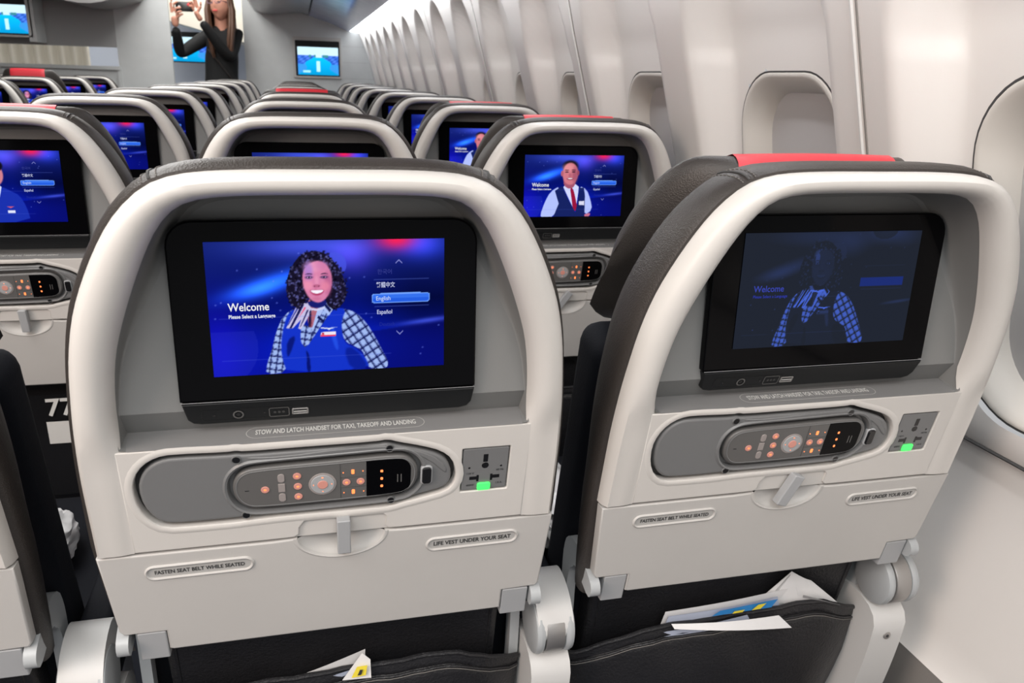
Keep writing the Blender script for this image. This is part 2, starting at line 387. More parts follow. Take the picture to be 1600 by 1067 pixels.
    # wings pin and name badge
    S([(472, 648), (530, 652), (594, 645), (545, 660), (535, 668), (522, 660), (475, 656)], (214, 222, 244), 0, 0)
    S([(475, 684), (584, 678), (582, 712), (474, 715)], (232, 226, 240), 0, 0); S([(475, 703), (583, 699), (582, 712), (474, 715)], (230, 60, 90), 0, 0)
    S([(482, 688), (500, 686), (498, 700), (483, 700)], (190, 40, 60), 0, 0)
def man(p):
    U = lambda q: [((x-525)/680, (y-364)/428) for x, y in q]
    S = lambda q, c, soft=0, sm=1: p.poly(U(smooth(q, sm) if sm else q), c, soft)
    S([(770, 575), (705, 615), (668, 690), (640, 782), (655, 797), (735, 797), (775, 690)], (176, 190, 248), 1); S([(900, 575), (955, 600), (985, 670), (1002, 745), (950, 785), (925, 690)], (176, 190, 248), 1)
    S([(940, 780), (990, 765), (985, 792), (945, 795)], (196, 110, 140), 0)
    S([(780, 560), (900, 560), (895, 650), (882, 760), (830, 660)], (206, 214, 250), 0)
    S([(790, 520), (880, 520), (870, 580), (835, 600), (795, 575)], (160, 84, 108), 1)
    S([(838, 592), (858, 590), (875, 640), (898, 738), (882, 757), (864, 735), (850, 650)], (150, 22, 60), 0)
    S([(735, 610), (782, 578), (830, 668), (884, 762), (895, 690), (905, 590), (935, 590), (945, 640), (950, 797), (730, 797), (765, 700)], (22, 34, 96), 0, 0)
    e = lambda x, y, rx, ry, c, s=.4, k=1: p.ell((x-525)/680, (y-364)/428, rx/680, ry/428, c, s, k)
    e(835, 440, 52, 40, (30, 22, 30)); e(836, 492, 53, 76, (206, 120, 132), .15); e(780, 490, 9, 20, (180, 96, 112)); e(890, 486, 8, 18, (150, 70, 90))
    e(820, 450, 34, 24, (232, 150, 156), .9, .7); e(870, 500, 20, 50, (150, 74, 100), .9, .7)
    e(812, 480, 12, 4, (40, 20, 40), .6); e(858, 479, 12, 4, (40, 20, 40), .6); e(812, 467, 14, 3, (50, 26, 40), .6); e(858, 466, 14, 3, (50, 26, 40), .6)
    e(835, 503, 10, 14, (170, 90, 110), .9, .7); e(836, 527, 22, 8, (130, 50, 76), .5); e(836, 525, 17, 4, (240, 232, 240), .4)
    S([(905, 684), (942, 682), (942, 712), (906, 710)], (214, 214, 236), 0, 0)
def suit(p):
    S = lambda q, c, soft=0, sm=1: p.poly(smooth(q, sm) if sm else q, c, soft)
    S([(.36, .55), (.44, .50), (.54, .50), (.60, .56), (.66, .62), (.70, .78), (.72, 1.0), (.24, 1.0), (.27, .7)], (26, 48, 170), 1)
    S([(.44, .47), (.54, .47), (.52, .60), (.49, .74), (.45, .6)], (210, 220, 252), 0); S([(.48, .54), (.50, .54), (.505, .72), (.49, .76), (.475, .70)], (70, 20, 90), 0)
    p.ell(.49, .33, .07, .16, (206, 126, 140), .15); p.ell(.49, .21, .075, .09, (20, 16, 30), .2)
    for x in (.465, .515): p.ell(x, .32, .012, .012, (40, 20, 40), .5)
    p.ell(.49, .42, .025, .014, (238, 226, 236), .4)
    S([(.555, .83), (.61, .83), (.61, .87), (.555, .87)], (220, 224, 246), 0, 0); S([(.55, .775), (.61, .775), (.58, .80)], (200, 90, 120), 0, 0)
def bar(p, dim=1):
    p.over((((UX-.807)/.127)**8+((UY-.446)/.038)**8 < 1).astype(float), (112, 160, 250)); p.over((((UX-.807)/.124)**8+((UY-.446)/.031)**8 < 1).astype(float), (36, 92, 222))
    g = ((((UX-.807)/.124)**8+((UY-.446)/.031)**8 < 1) & (UY < .446)).astype(float); p.over(g*.5, (70, 130, 245))
    for yy in (.300, .508): p.over(((np.abs(UY-yy) < .0035) & (np.abs(UX-.81) < .12)).astype(float)*.5, (80, 100, 190))
    for yy in (.56, .88): p.over(((np.abs(UY-yy) < .003) & (np.abs(UX-.4) < .36)).astype(float)*.25, (90, 110, 220))
def build_display(kind):
    p = background()
    dict(woman=woman, man=man, suit=suit)[kind.split('_')[0]](p); bar(p)
    a = np.clip(p.a, 0, 255)
    dim = kind.endswith('dim')
    if dim:  # dimming of the angled view and a grey wash baked into the screen colours
        G_ = np.clip((a[..., 0:1]*.4+a[..., 1:2]*.6)-34, 0, 255); fm = np.where(a[..., 0:1] > a[..., 2:3]*.95, .22, 1)*np.where(UY[..., None] < .5, .5, 1)
        a = np.array((35, 40, 52.))+G_*fm*np.array((.24, .40, 1.02))
        a = np.where((np.abs(UX[..., None]-.807) < .127) & (np.abs(UY[..., None]-.446) < .038), np.array((32, 48, 118.)), a)
    lin = np.where(a/255 <= .04045, a/255/12.92, ((a/255+.055)/1.055)**2.4)
    if not dim: lin = lin*1.12
    x0, x1, z0, z1 = -.0958, .0958, .0940, .2067
    mb = MB(); yd = .0066
    rows = [[(x0+(x1-x0)*UX[j, i], yd, z1-(z1-z0)*UY[j, i]) for i in range(NX)] for j in range(NY)]
    v, f = grid(rows); mb.add(v, [q[::-1] for q in f], 'pic'); cols = [tuple(c)+(1,) for c in lin.reshape(-1, 3)]
    def T(s, size, u, vv, c, fit, **kw):
        tv, tf = text(s, size*(x1-x0), **kw); w_ = max(q[0] for q in tv)-min(q[0] for q in tv); tv = [(q[0]*fit*(x1-x0)/w_, q[1], 0) for q in tv]; xx, zz = x0+(x1-x0)*u, z1-(z1-z0)*vv
        k = .45 if dim else 1
        if dim: c = (c[0]*.4, c[1]*.45, c[2]*.8)
        mb.add([(xx+q[0], yd-.00025, zz+q[1]) for q in tv], tf, 'pic'); cc = tuple(srgb(*c)); cols.extend([cc+(1,)]*len(tv))
    if dim:
        T('Welcome', .046, .078, .480, (150, 160, 220), .168, align='LEFT', bold=.010); T('Please Select a Language', .021, .078, .545, (120, 130, 210), .19, align='LEFT', bold=.012)
    else:
        T('Welcome', .050, .078, .480, (250, 252, 255), .168, align='LEFT', bold=.010)
        T('Please Select a Language', .0225, .078, .549, (240, 244, 255), .190, align='LEFT', bold=.020)
        T('English', .0270, .697, .447, (215, 232, 255), .062, align='LEFT')
        T('Español', .0275, .70, .552, (200, 208, 245), .066, align='LEFT', bold=.010)
        T('繁體中文', .0265, .70, .345, (205, 212, 245), .081, align='LEFT', bold=.010)
        T('한국어', .0255, .705, .245, (58, 66, 150), .062, align='LEFT'); T('Deutsch', .024, .71, .648, (34, 48, 150), .066, align='LEFT')
    def chev(u, vv, s):
        c = srgb(120, 126, 200); w_ = .0028; X = x0+(x1-x0)*u; Z = z1-(z1-z0)*vv
        mb.add([(X-w_, yd-.0002, Z-s*w_), (X, yd-.0002, Z), (X+w_, yd-.0002, Z-s*w_), (X+w_, yd-.0002, Z-s*w_-.0011), (X, yd-.0002, Z-.0013), (X-w_, yd-.0002, Z-s*w_-.0011)], [(0, 5, 4, 1), (1, 4, 3, 2)], 'pic'); cols.extend([c+(1,)]*6)
    if not dim: chev(.80, .150, 1); chev(.80, .725, -1)
    o = mb.build('display', None, flat=True)
    at = o.data.color_attributes.new('pic', 'FLOAT_COLOR', 'POINT'); at.data.foreach_set('color', np.array(cols, np.float32).ravel())
    me = o.data; bpy.data.objects.remove(o); return me
DISPLAY = {k: build_display(k) for k in ('woman', 'woman_dim', 'man', 'suit')}

# ------------------------------------------------------------ the seat
def lean(z): return .0087-.2473*z
LY = lambda d=0: (lambda x, z: lean(z)+d)
OUT = [(.2105, -.076), (.2100, -.034), (.2095, .01), (.2065, .056), (.2025, .09), (.199, .117), (.193, .145), (.186, .167), (.175, .192), (.163, .215), (.150, .235), (.132, .253), (.117, .261), (.097, .266), (.059, .268), (0, .268)]
INN = [(.178, -.076), (.176, -.034), (.174, .01), (.173, .036), (.1745, .062), (.1710, .096), (.166, .123), (.157, .15), (.146, .178), (.133, .207), (.123, .225), (.110, .240), (.093, .2475), (.059, .250), (0, .250)]
NA = 40
def half(p): return resample(smooth(p, 2, False), NA)
HO, HI = half(OUT), half(INN)
O_ = HO+[(-x, z) for x, z in HO[::-1][1:]]; I_ = HI+[(-x, z) for x, z in HI[::-1][1:]]
def sstep(x, a, b): t = min(1, max(0, (x-a)/(b-a))); return t*t*(3-2*t)
POCKET = [(-0.1679, -0.0045), (-0.1644, 0.0088), (-0.1569, 0.0195), (-0.146, 0.0262), (-0.1338, 0.0280), (-0.0895, 0.0262), (-0.0832, 0.0272), (-0.0771, 0.0256), (-0.0242, 0.0258), (0.0351, 0.0258), (0.0453, 0.0272), (0.0544, 0.0235), (0.0764, 0.017), (0.093, 0.0102), (0.1034, 0.0004), (0.1081, -0.0149), (0.1067, -0.0269), (0.0998, -0.0354), (0.0782, -0.0406), (0.059, -0.0445), (0.0495, -0.0474), (0.0377, -0.0481), (-0.0409, -0.0475), (-0.0788, -0.0487), (-0.0876, -0.0496), (-0.1244, -0.0496), (-0.1476, -0.0486), (-0.1589, -0.0397), (-0.1661, -0.0244)]
POCKET = smooth(ccw(POCKET), 1)
PART = {}    # name -> list of (object, [sub objects]) prototypes
def build_parts(full=True):
    """returns [(object, detail_level, [children])]; origin at the seat's base"""
    out = []
    def keep(o, lvl=0, subs=()): out.append((o, lvl, list(subs))); return o
    # --- back shell: arch + handset panel
    mb = MB(); rows = []
    S_ = [(-.01, .045), (-.005, .024), (0, .012), (.05, .004), (.16, -.002), (.32, -.0055), (.5, -.0065), (.68, -.0055), (.84, -.002), (.94, .003), (1.0, .009), (1.02, .016)]
    for (ox, oz), (ix, iz) in zip(O_, I_):
        w_ = sstep(iz, .015, .06); r = []
        for s, h in S_:
            x, z = ox+(ix-ox)*s, oz+(iz-oz)*s
            hh = h if s < .3 else h*(.25+.75*w_)
            if s >= .9: hh = hh*w_+(1-w_)*.0005
            r.append((x, lean(z)+hh, z))
        rows.append(r)
    v, f = grid(rows); mb.add(v, [q[::-1] for q in f], 'shell')
    out_sq = rrect(.1139, -.0392, .1594, .0109, .001)
    pan = [(-.1775, .0345), (-.1775, -.0755)]
    notch = [(-.047, -.0755), (-.0385, -.0745), (-.0350, -.0700), (-.0345, -.0640), (-.0400, -.0570), (-.0480, -.0548)]
    pan += [(-.060, -.0755), (-.040, -.0752), (-.0355, -.072), (-.0350, -.064), (-.030, -.0570), (.040, -.0555), (.0445, -.060), (.0440, -.0715), (.047, -.0752), (.060, -.0755), (.1775, -.0755), (.1775, .0345)]
    plate(mb, pan, 'shell', LY(0), .010, .0012, holes=[offset(POCKET, -.0012), out_sq], hk='shell', hdepth=.012)
    # lip around pocket
    rim0, rim1, rim2 = offset(POCKET, -.0035), offset(POCKET, -.0060), offset(POCKET, -.0085)
    v, f = grid([[(x, lean(z)+d, z) for x, z in L] for L, d in ((offset(POCKET, -.0012), .0015), (offset(POCKET, -.0018), -.0002), (rim0, -.0008), (rim1, -.0007), (rim2, .0002))], closed=True)
    mb.add(v, f, 'shell')
    plate(mb, rrect(-.052, -.0765, .056, -.050, .001), 'shell', LY(.0028), .006, .0006)     # recess behind the latch
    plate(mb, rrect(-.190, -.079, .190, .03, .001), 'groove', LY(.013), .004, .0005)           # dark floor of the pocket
    keep(mb.build('back_shell'), 0)
    # --- grey screen recess
    mb = MB(); rows = []
    yS = lambda z: .0145+.012*max(0, (z-.06))/.19
    sel = [(o, i) for o, i in zip(O_, I_) if i[1] > .0605]; sel = [(None, (.1745, .0600))]+sel+[(None, (-.1745, .0600))]
    def inset(i, d):
        cx, cz = 0, .12; L = math.hypot(i[0]-cx, (i[1]-cz)); return (i[0]-(i[0]-cx)/L*d, i[1]-(i[1]-cz)/L*d)
    for o, i in sel:
        y0 = lean(i[1])+.013; r = [(i[0], y0, i[1])]
        fz = .15+.85*sstep(i[1], .08, .20)
        for t, d in ((.25, .001), (.5, .002), (.75, .0035), (.9, .006), (.97, .0085), (1, .013)):
            q = inset(i, d*fz); r.append((q[0], y0+(yS(q[1])-y0)*t, q[1]))
        rows.append(r)
    v, f = grid(rows); mb.add(v, [q[::-1] for q in f], 'grey')
    loop = [inset(i, .013*(.15+.85*sstep(i[1], .08, .20))) for o, i in sel]; loop = [(.1728, .062)]+[q for q in loop if q[1] > .0625]+[(-.1728, .062)]
    V, T = fill(ccw(loop)); mb.add([(x, yS(z), z) for x, z in V], T, 'grey')
    # step below screen, then the sloping ledge
    E0 = .1728
    def strip(rowsxyz, k): v, f = grid(rowsxyz); mb.add(v, f, k)
    A = [(-E0, .0145, .062), (E0, .0145, .062)]; B = [(-.1722, .031, .0392), (.1722, .031, .0392)]
    strip([A, B], 'grey')
    Cc = [(-.168, lean(.0350)+.0003, .0350), (.168, lean(.0350)+.0003, .0350)]
    strip([B, [(-.1720, .0295, .0387), (.1720, .0295, .0387)], [(-.1685, .0015, .0357), (.1685, .0015, .0357)], Cc], 'ledge')
    for s in (-1, 1):
        tri = [(s*E0, .0145, .062), (s*.1722, .031, .0392), (s*.168, lean(.0352)+.0008, .0352), (s*.1735, lean(.036)+.0005, .0365), (s*.1745, lean(.046)+.008, .046), (s*.1748, lean(.0625)+.013, .0625)]
        fc = [(1, 2, 3), (1, 3, 4), (1, 4, 5), (1, 5, 0)]; mb.add(tri, fc if s < 0 else [q[::-1] for q in fc], 'grey')
    rec = mb.build('screen_recess')
    # ledge label
    sl = Vector((.032-.0006, .0475-.035)).normalized()
    def onledge(u, v_, lift=0):
        s = .52+v_/.0310; yy = .0003+.0302*s; zz = .0353+.0035*s; return (u+.0025, yy-lift*.2, zz+lift)
    mb = MB(); cap = capsule(-.0680, 0, .0680, 0, .0095); cap2 = capsule(-.0680, 0, .0680, 0, .0088)
    n = len(cap); mb.add([onledge(x, z, .0004) for x, z in cap]+[onledge(x, z, .0004) for x, z in cap2], [(i, (i+1) % n, n+(i+1) % n, n+i) for i in range(n)], 'plate')
    put_text(mb, 'STOW AND LATCH HANDSET FOR TAXI, TAKEOFF AND LANDING', .0110, lambda a, b: onledge(a, b*1.0, .0006), 'wink', fit=.139, bold=.022)
    keep(rec, 0, [mb.build('ledge_label')])
    # --- monitor
    mb = MB()
    plate(mb, rrect(-.1245, .0722, .1245, .2235, .02, rs=(.001, .001, .021, .021)), 'glass', lambda x, z: .0075, .0085, .0015)
    por = [(-.1232, .0706), (-.1205, .0535), (-.1165, .0492), (-.110, .0478), (.112, .0478), (.119, .0498), (.1225, .0550), (.1237, .0706)]
    plate(mb, por, 'port', lambda x, z: .006+(.0706-z)*.50, .012, .0015)
    mb.add([(-.1237, .0058, .0724), (.1237, .0058, .0724), (.1237, .0058, .0720), (-.1237, .0058, .0720)], [(3, 2, 1, 0)], 'tab')  # thin lighter strip painted in as the highlight along the hinge line
    pf = lambda x, z, l=.0003: (x, .006+(.0706-z)*.50-l, z)
    n_ = len(cap)
    ol = rrect(-.109, .0515, -.034, .0635, .003); ol2 = offset(ccw(ol), .0004); n = len(ol)
    mb.add([pf(*p) for p in ccw(ol)]+[pf(*p) for p in ol2], [(i, (i+1) % n, n+(i+1) % n, n+i) for i in range(n)], 'black')
    for x in (-.099, -.058): V, T = fill(circle(x, .0572, .0012)); mb.add([pf(*p) for p in V], T, 'black')
    mon = mb.build('monitor')
    mb = MB(); c0 = circle(-.0795, .0572, .0045, 20); c1 = circle(-.0795, .0572, .0033, 20); c2 = circle(-.0795, .0572, .0018)
    mb.add([pf(*p, .0008) for p in c0]+[pf(*p, .0009) for p in c1], [(i, (i+1) % 20, 20+(i+1) % 20, 20+i) for i in range(20)], 'handset'); V, T = fill(c2); mb.add([pf(*p, .0005) for p in V], T, 'black')
    jack = mb.build('headphone_jack')
    mb = MB(); a = rrect(-.0545, .0522, -.0375, .0625, .002); b = offset(ccw(a), .0007); a = ccw(a); n = len(a)
    mb.add([pf(*p, .0008) for p in a]+[pf(*p, .0008) for p in b], [(i, (i+1) % n, n+(i+1) % n, n+i) for i in range(n)], 'handset')
    for x in (-.0495, -.046, -.0425): V, T = fill(circle(x, .0573, .0013, 10)); mb.add([pf(*p, .0006) for p in V], T, 'groove')
    sock = mb.build('video_socket')
    mb = MB(); plate(mb, rrect(-.0355+.0, .0533, -.0215, .0602, .0012), 'metal', lambda x, z: pf(x, z, .001)[1], .003, .0004, holes=[rrect(-.0340, .0549, -.0230, .0587, .0004)]); V, T = fill(rrect(-.0340, .0562, -.0230, .0574, .0003)); mb.add([pf(*p, .0009) for p in V], T, 'wink')
    usb = mb.build('usb_port')
    keep(mon, 0, [jack, sock, usb])
    # --- handset cradle
    HS = smooth(ccw([(-.0895, -.0135), (-.0875, -.002), (-.0800, .0062), (-.067, .0088), (0, .0100), (.055, .0115), (.0655, .0075), (.0725, -.002), (.0735, -.0125), (.0715, -.023), (.0650, -.0315), (.055, -.0355), (0, -.0365), (-.067, -.0370), (-.0790, -.0345), (-.0870, -.0255)]), 2)
    mb = MB(); cr = offset(POCKET, .0030)
    plate(mb, cr, 'cradle', LY(.0012), .012, .0028, holes=[offset(HS, -.0048)], steps=4)
    plate(mb, offset(HS, -.0065), 'cradle', LY(.0085), .003, .0005)
    v, f = grid([[(x, lean(z)+d, z) for x, z in offset(HS, -q)] for q, d in ((.0085, .0012), (.0066, -.0006), (.0048, .0002), (.0036, .004), (.003, .009))], closed=True); mb.add(v, [q for q in f], 'cradle')
    # raised ridge along the top right
    rd = smooth([(-.080, .0205), (-.045, .0185), (.010, .0225), (.050, .0215), (.085, .0085), (.0985, -.006), (.1005, -.0155), (.095, -.0115), (.085, .000), (.062, .0150), (.030, .0180), (-.020, .0160), (-.060, .0160)], 1)
    plate(mb, rd, 'cradle', LY(.0002), .002, .0012)
    crd = mb.build('handset_cradle'); subs = []
    for x, z in ((-.0835, .0185), (.0470, .0185), (.0487, -.0412), (-.0800, -.0432)):
        mb = MB(); V, T = fill(circle(x, z, .0030)); mb.add([(a, lean(b)-.0004, b) for a, b in V], T, 'black'); v, f = grid([[(a, lean(b)+d, b) for a, b in circle(x, z, r_, 16)] for r_, d in ((.0042, .0012), (.0037, -.0005), (.0030, .0008))], closed=True); mb.add(v, f, 'cradle'); subs.append(mb.build('screw_hole'))
    mb = MB(); plate(mb, rrect(.0757, -.0258, .0867, -.0042, .004), 'tab', LY(-.0008), .004, .001); plate(mb, rrect(.0770, -.0242, .0854, -.0058, .003), 'black', LY(-.0028), .004, .0010); subs.append(mb.build('release_button'))
    keep(crd, 0, subs)
    # --- handset
    mb = MB(); plate(mb, HS, 'handset', LY(-.0010), .009, .0030, steps=4)
    hf = lambda d: (lambda x, z: lean(z)-.0012-d)
    inner = offset(HS, .0028); n = len(inner)
    v, f = grid([[(x, hf(d)(x, z), z) for x, z in offset(HS, q)] for q, d in ((.0026, 0), (.0030, .0003), (.0036, 0))], closed=True); mb.add(v, f, 'cradle')
    for s in ([(.0030, .0060), (.0030, -.0320)],):
        plate(mb, rrect(.0030, -.0325, .0034, .0062, 0), 'groove', hf(.0001), .001, .0001)
    plate(mb, rrect(.0034, -.0095, .0262, -.0092, 0), 'groove', hf(.0001), .001, .0001); plate(mb, rrect(.0034, -.0208, .0262, -.0205, 0), 'groove', hf(.0001), .001, .0001)
    plate(mb, rrect(-.0790, -.0155, -.0755, -.0149, .0002), 'black', hf(.0001), .001, .0001)
    hs = mb.build('handset'); subs = []
    def button(poly, k, d=.0008, glyph=None, gr=.0011):
        mb = MB(); plate(mb, poly, k, hf(d), .002, .0005, steps=2)
        for (gx, gz, gw, gh) in glyph or (): plate(mb, rrect(gx-gw, gz-gh, gx+gw, gz+gh, min(gw, gh)*.6, 3), 'orange', hf(d+.0001), .0005, .0001, steps=1)
        subs.append(mb.build('button'))
    for x, z in ((-.0620, -.0155), (-.0342, -.0033), (-.0340, -.0147), (-.0340, -.0262), (.0085, -.0148), (.0210, -.0150)):
        button(circle(x, z, .0036, 18), 'pinkb', .0007, [(x, z, .0011, .0009)])
    for z in (-.0043, -.0150, -.0258): button(rrect(-.0508, z-.0047, -.0448, z+.0047, .0028 if z != -.0150 else .0004), 'btn', .0006, [])
    button(circle(-.0125, -.0145, .0122, 32), 'btn', .0005, []); button(circle(-.0125, -.0145, .0104, 32), 'tab', .0012, [(-.0125, -.0068, .0009, .0005), (-.0125, -.0222, .0006, .0004), (-.0205, -.0145, .0004, .0006), (-.0045, -.0145, .0004, .0006)]); button(circle(-.0125, -.0145, .0046, 20), 'pinkb', .0020, [])
    for x, z, gw, gh in ((.0143, -.0035, .0014, .0024), (.0144, -.0262, .0014, .0024), (.0058, -.0038, .0005, .0005), (.0232, -.0035, .0005, .0005), (.0060, -.0266, .0005, .0005), (.0237, -.0266, .0005, .0005)):
        mb = MB(); plate(mb, rrect(x-gw, z-gh, x+gw, z+gh, gw*.5, 3), 'orange', hf(.0003), .0005, .0001, steps=1); subs.append(mb.build('key_legend'))
    mb = MB(); plate(mb, rrect(.0262, -.0332, .0665, .0072, .012, rs=(.0004, .0125, .0125, .0004)), 'glass', hf(.0002), .001, .0003)
    for z in (-.0053, -.0138, -.0223): plate(mb, rrect(.0388, z-.0014, .0412, z+.0014, .0008, 3), 'orange', hf(.0004), .0005, .0001, steps=1)
    for x in (.0540, .0572): plate(mb, rrect(x, -.0195, x+.0009, -.0105, .0003, 3), 'handset', hf(.0004), .0005, .0001, steps=1)
    subs.append(mb.build('handset_window'))
    keep(hs, 0, subs)
    # --- power outlet
    mb = MB(); fy = LY(.0010)
    plate(mb, rrect(.1150, -.0381, .1583, .0098, .0016), 'cradle', fy, .006, .0007)
    ol = mb.build('power_outlet'); subs = []
    def slot(poly): mb = MB(); plate(mb, poly, 'black', LY(.0008), .001, .0001, steps=1); subs.append(mb.build('socket_hole'))
    slot(rrect(.1343, -.0060, .1388, .0030, .0003)); slot(circle(.1366, -.0100, .0034)); slot(circle(.1215, -.0118, .0011, 10)); slot(circle(.1520, -.0118, .0011, 10))
    slot([(.1222, -.0262), (.1290, -.0262), (.1290, -.0285), (.1313, -.0285), (.1313, -.0208), (.1290, -.0208), (.1290, -.0222), (.1222, -.0222)]); slot([(.1512, -.0258), (.1445, -.0258), (.1445, -.0283), (.1422, -.0283), (.1422, -.0206), (.1445, -.0206), (.1445, -.0218), (.1512, -.0218)])
    mb = MB()
    for s_, x, z in (('110 V', .1226, -.0186), ('60 Hz', .1512, -.0162), ('400W', .1232, -.0325), ('1.0 A', .1508, -.0318)): put_text(mb, s_, .0030, lambda a, b, x=x, z=z: (x+a, lean(z+b)+.0008, z+b), 'ink', bold=.02)
    subs.append(mb.build('outlet_marking'))
    mb = MB(); plate(mb, rrect(.1302, -.0386, .1428, -.0302, .002), 'green', LY(-.0008), .003, .0008); subs.append(mb.build('indicator_light'))
    keep(ol, 1, subs)
    # --- tray table
    mb = MB()
    tr = [(-.2098, -.0785), (-.060, -.0785)]
    sc = [(.003+.0405*math.cos(a), -.0775-.0255*math.sin(a)) for a in [math.pi-i*math.pi/20 for i in range(21)]]
    tr += sc+[(.060, -.0785), (.2102, -.0785), (.2095, -.100), (.2060, -.172), (.2030, -.1765), (.1665, -.1775), (.1665, -.2035), (-.160, -.2035), (-.1635, -.2020), (-.1635, -.1775), (-.2010, -.1775), (-.2045, -.172), (-.2085, -.100)]
    plate(mb, tr, 'tray', LY(0), .013, .0018, back=True)
    # scoop dish
    cen = (.003, -.0775); rws = []
    for q, d in ((1.0, .0012), (.93, .0035), (.82, .0062), (.6, .0075), (.3, .008), (.02, .008)):
        rws.append([(cen[0]+(x-cen[0])*q, lean(z)+d, cen[1]+(z-cen[1])*q) for x, z in sc])
    v, f = grid(rws); mb.add(v, f, 'tray')
    v, f = grid([[(cen[0]+(x-cen[0])*q, lean(z)+d, cen[1]+(z-cen[1])*q) for x, z in sc] for q, d in ((1.09, .0), (1.05, -.0008), (1.0, -.0004), (.97, .0016))]); mb.add(v, f, 'tray')
    mb.add([(-.160, lean(-.2035)+.001, -.2036), (.1665, lean(-.2035)+.001, -.2036), (.1665, lean(-.2035)+.012, -.2080), (-.160, lean(-.2035)+.012, -.2080)], [(3, 2, 1, 0)], 'tab')
    for x in (-.205, .2055): pass
    ty = mb.build('tray_table'); subs = []
    for (x0, z0, x1, z1, s_, xc, ang) in ((-.1640, -.1012, -.0860, -.1008, 'FASTEN SEAT BELT WHILE SEATED', 0, 0), (.0920, -.1020, .1680, -.1015, 'LIFE VEST UNDER YOUR SEAT', 0, 0)):
        mb = MB(); cp = capsule(x0, z0, x1, z1, .0085, 12); cq = offset(ccw(cp), .0030)
        v, f = grid([[(x, lean(z)+d, z) for x, z in offset(ccw(cp), q)] for q, d in ((-.0006, .0004), (.0003, -.0014), (.0012, -.0019), (.0021, -.0014), (.0028, .0001))], closed=True); mb.add(v, f, 'tray')
        V, T = fill(offset(ccw(cp), .0027)); mb.add([(x, lean(z)-.0001, z) for x, z in V], T, 'plate')
        cx, cz = (x0+x1)/2, (z0+z1)/2
        put_text(mb, s_, .0062 if 'FAST' in s_ else .0070, lambda a, b, cx=cx, cz=cz: (cx+a, lean(cz+b)-.0005, cz+b), 'ink', fit=.078, bold=.022)
        subs.append(mb.build('label_plate'))
    for x0, x1 in ((-.1905, -.1645), (.1675, .1955)):
        mb = MB(); plate(mb, rrect(x0, -.2150, x1, -.1785, .0015), 'tab', LY(.001), .016, .0012, back=True); subs.append(mb.build('corner_tab'))
    keep(ty, 0, subs)
    # --- tray latch (origin at its pivot)
    mb = MB(); plate(mb, rrect(-.0062, -.0375, .0062, .0030, .0015), 'tab', lambda x, z: -.010-.2473*z, .010, .0012, back=True)
    lt = mb.build('tray_latch', origin=None, off=(0, 0, 0)); lt.location = (.0048, lean(-.0578), -.0578+H0); keep(lt, 0)
    # --- tray arms
    for s in (-1, 1):
        mb = MB(); pth = smooth([(.058, -.190), (.098, -.176), (.122, -.182), (.136, -.212), (.138, -.30), (.148, -.40)], 2, False)
        P = [Vector(p) for p in pth]; prof = []
        L1, L2 = [], []
        for i, p in enumerate(P):
            t = (P[min(i+1, len(P)-1)]-P[max(i-1, 0)]).normalized(); n1 = Vector((-t.y, t.x)); w_ = float(np.interp(i/(len(P)-1), [0, .25, .42, .6, 1], [.0115, .0135, .018, .010, .008]))
            L1.append(tuple(p+n1*w_)); L2.append(tuple(p-n1*w_))
        cap_ = [(.058-.0115*math.sin(a), -.190+.0115*math.cos(a)) for a in [math.pi*(i+1)/8 for i in range(7)]]
        xa = sorted((s*.1975, s*.2085)); prism(mb, L1[::-1]+cap_+L2, xa[0], xa[1], 'arm', 'X')
        keep(mb.build('tray_arm'), 1)
    # --- leather wrap
    mb = MB(); ext = [(-.2010, -.212), (-.204, -.18), (-.2085, -.12)]
    OW = [(-x, z) for x, z in ext]; OWf = [(-a, b) for a, b in ext][::1]
    path = [(.2010, -.212), (.204, -.18), (.2085, -.12)]+[p for p in O_]+[(-.2085, -.12), (-.204, -.18), (-.2010, -.212)]
    rows = []
    for i, (x, z) in enumerate(path):
        a, b = path[max(i-1, 0)], path[min(i+1, len(path)-1)]
        t = Vector((b[0]-a[0], b[1]-a[1])).normalized(); nn = Vector((t.y, -t.x))
        if i < 3: nn = Vector((1, 0))
        if i > len(path)-4: nn = Vector((-1, 0))
        kk = .55+.45*sstep(z, -.1, .15); r = []
        for d, y in ((-.003, .018), (.0025, .019), (.0052, .023), (.0072, .032), (.0078, .046), (.0070, .062), (.0045, .076), (-.002, .086), (-.012, .090), (-.05, .092)):
            top = sstep(z, .2, .26); d = d-top*.075*max(0, y-.03) if d > -.003 else d-top*.004
            r.append((x+nn.x*d, lean(z)+.010+(y-.010)*(kk)*(1+.0*top), z+nn.y*d))
        rows.append(r)
    v, f = grid(rows); mb.add(v, [q[::-1] for q in f], 'leather')
    bk = [(r[-1][0], r[-1][2]) for r in rows]; bk2 = {round(r[-1][0], 5): r[-1][1] for r in rows}
    V, T = fill(ccw([(r[-2][0], r[-2][2]) for r in rows])); mb.add([(x, lean(z)+.010+.078*(.55+.45*sstep(z, -.1, .15)), z) for x, z in V], [t[::-1] for t in T], 'leather')
    # seams across the wrap, near the upper corners
    def at(i, d, y): x, z = path[i]; return rows[i]
    wr = mb.build('leather_cover'); subs = []
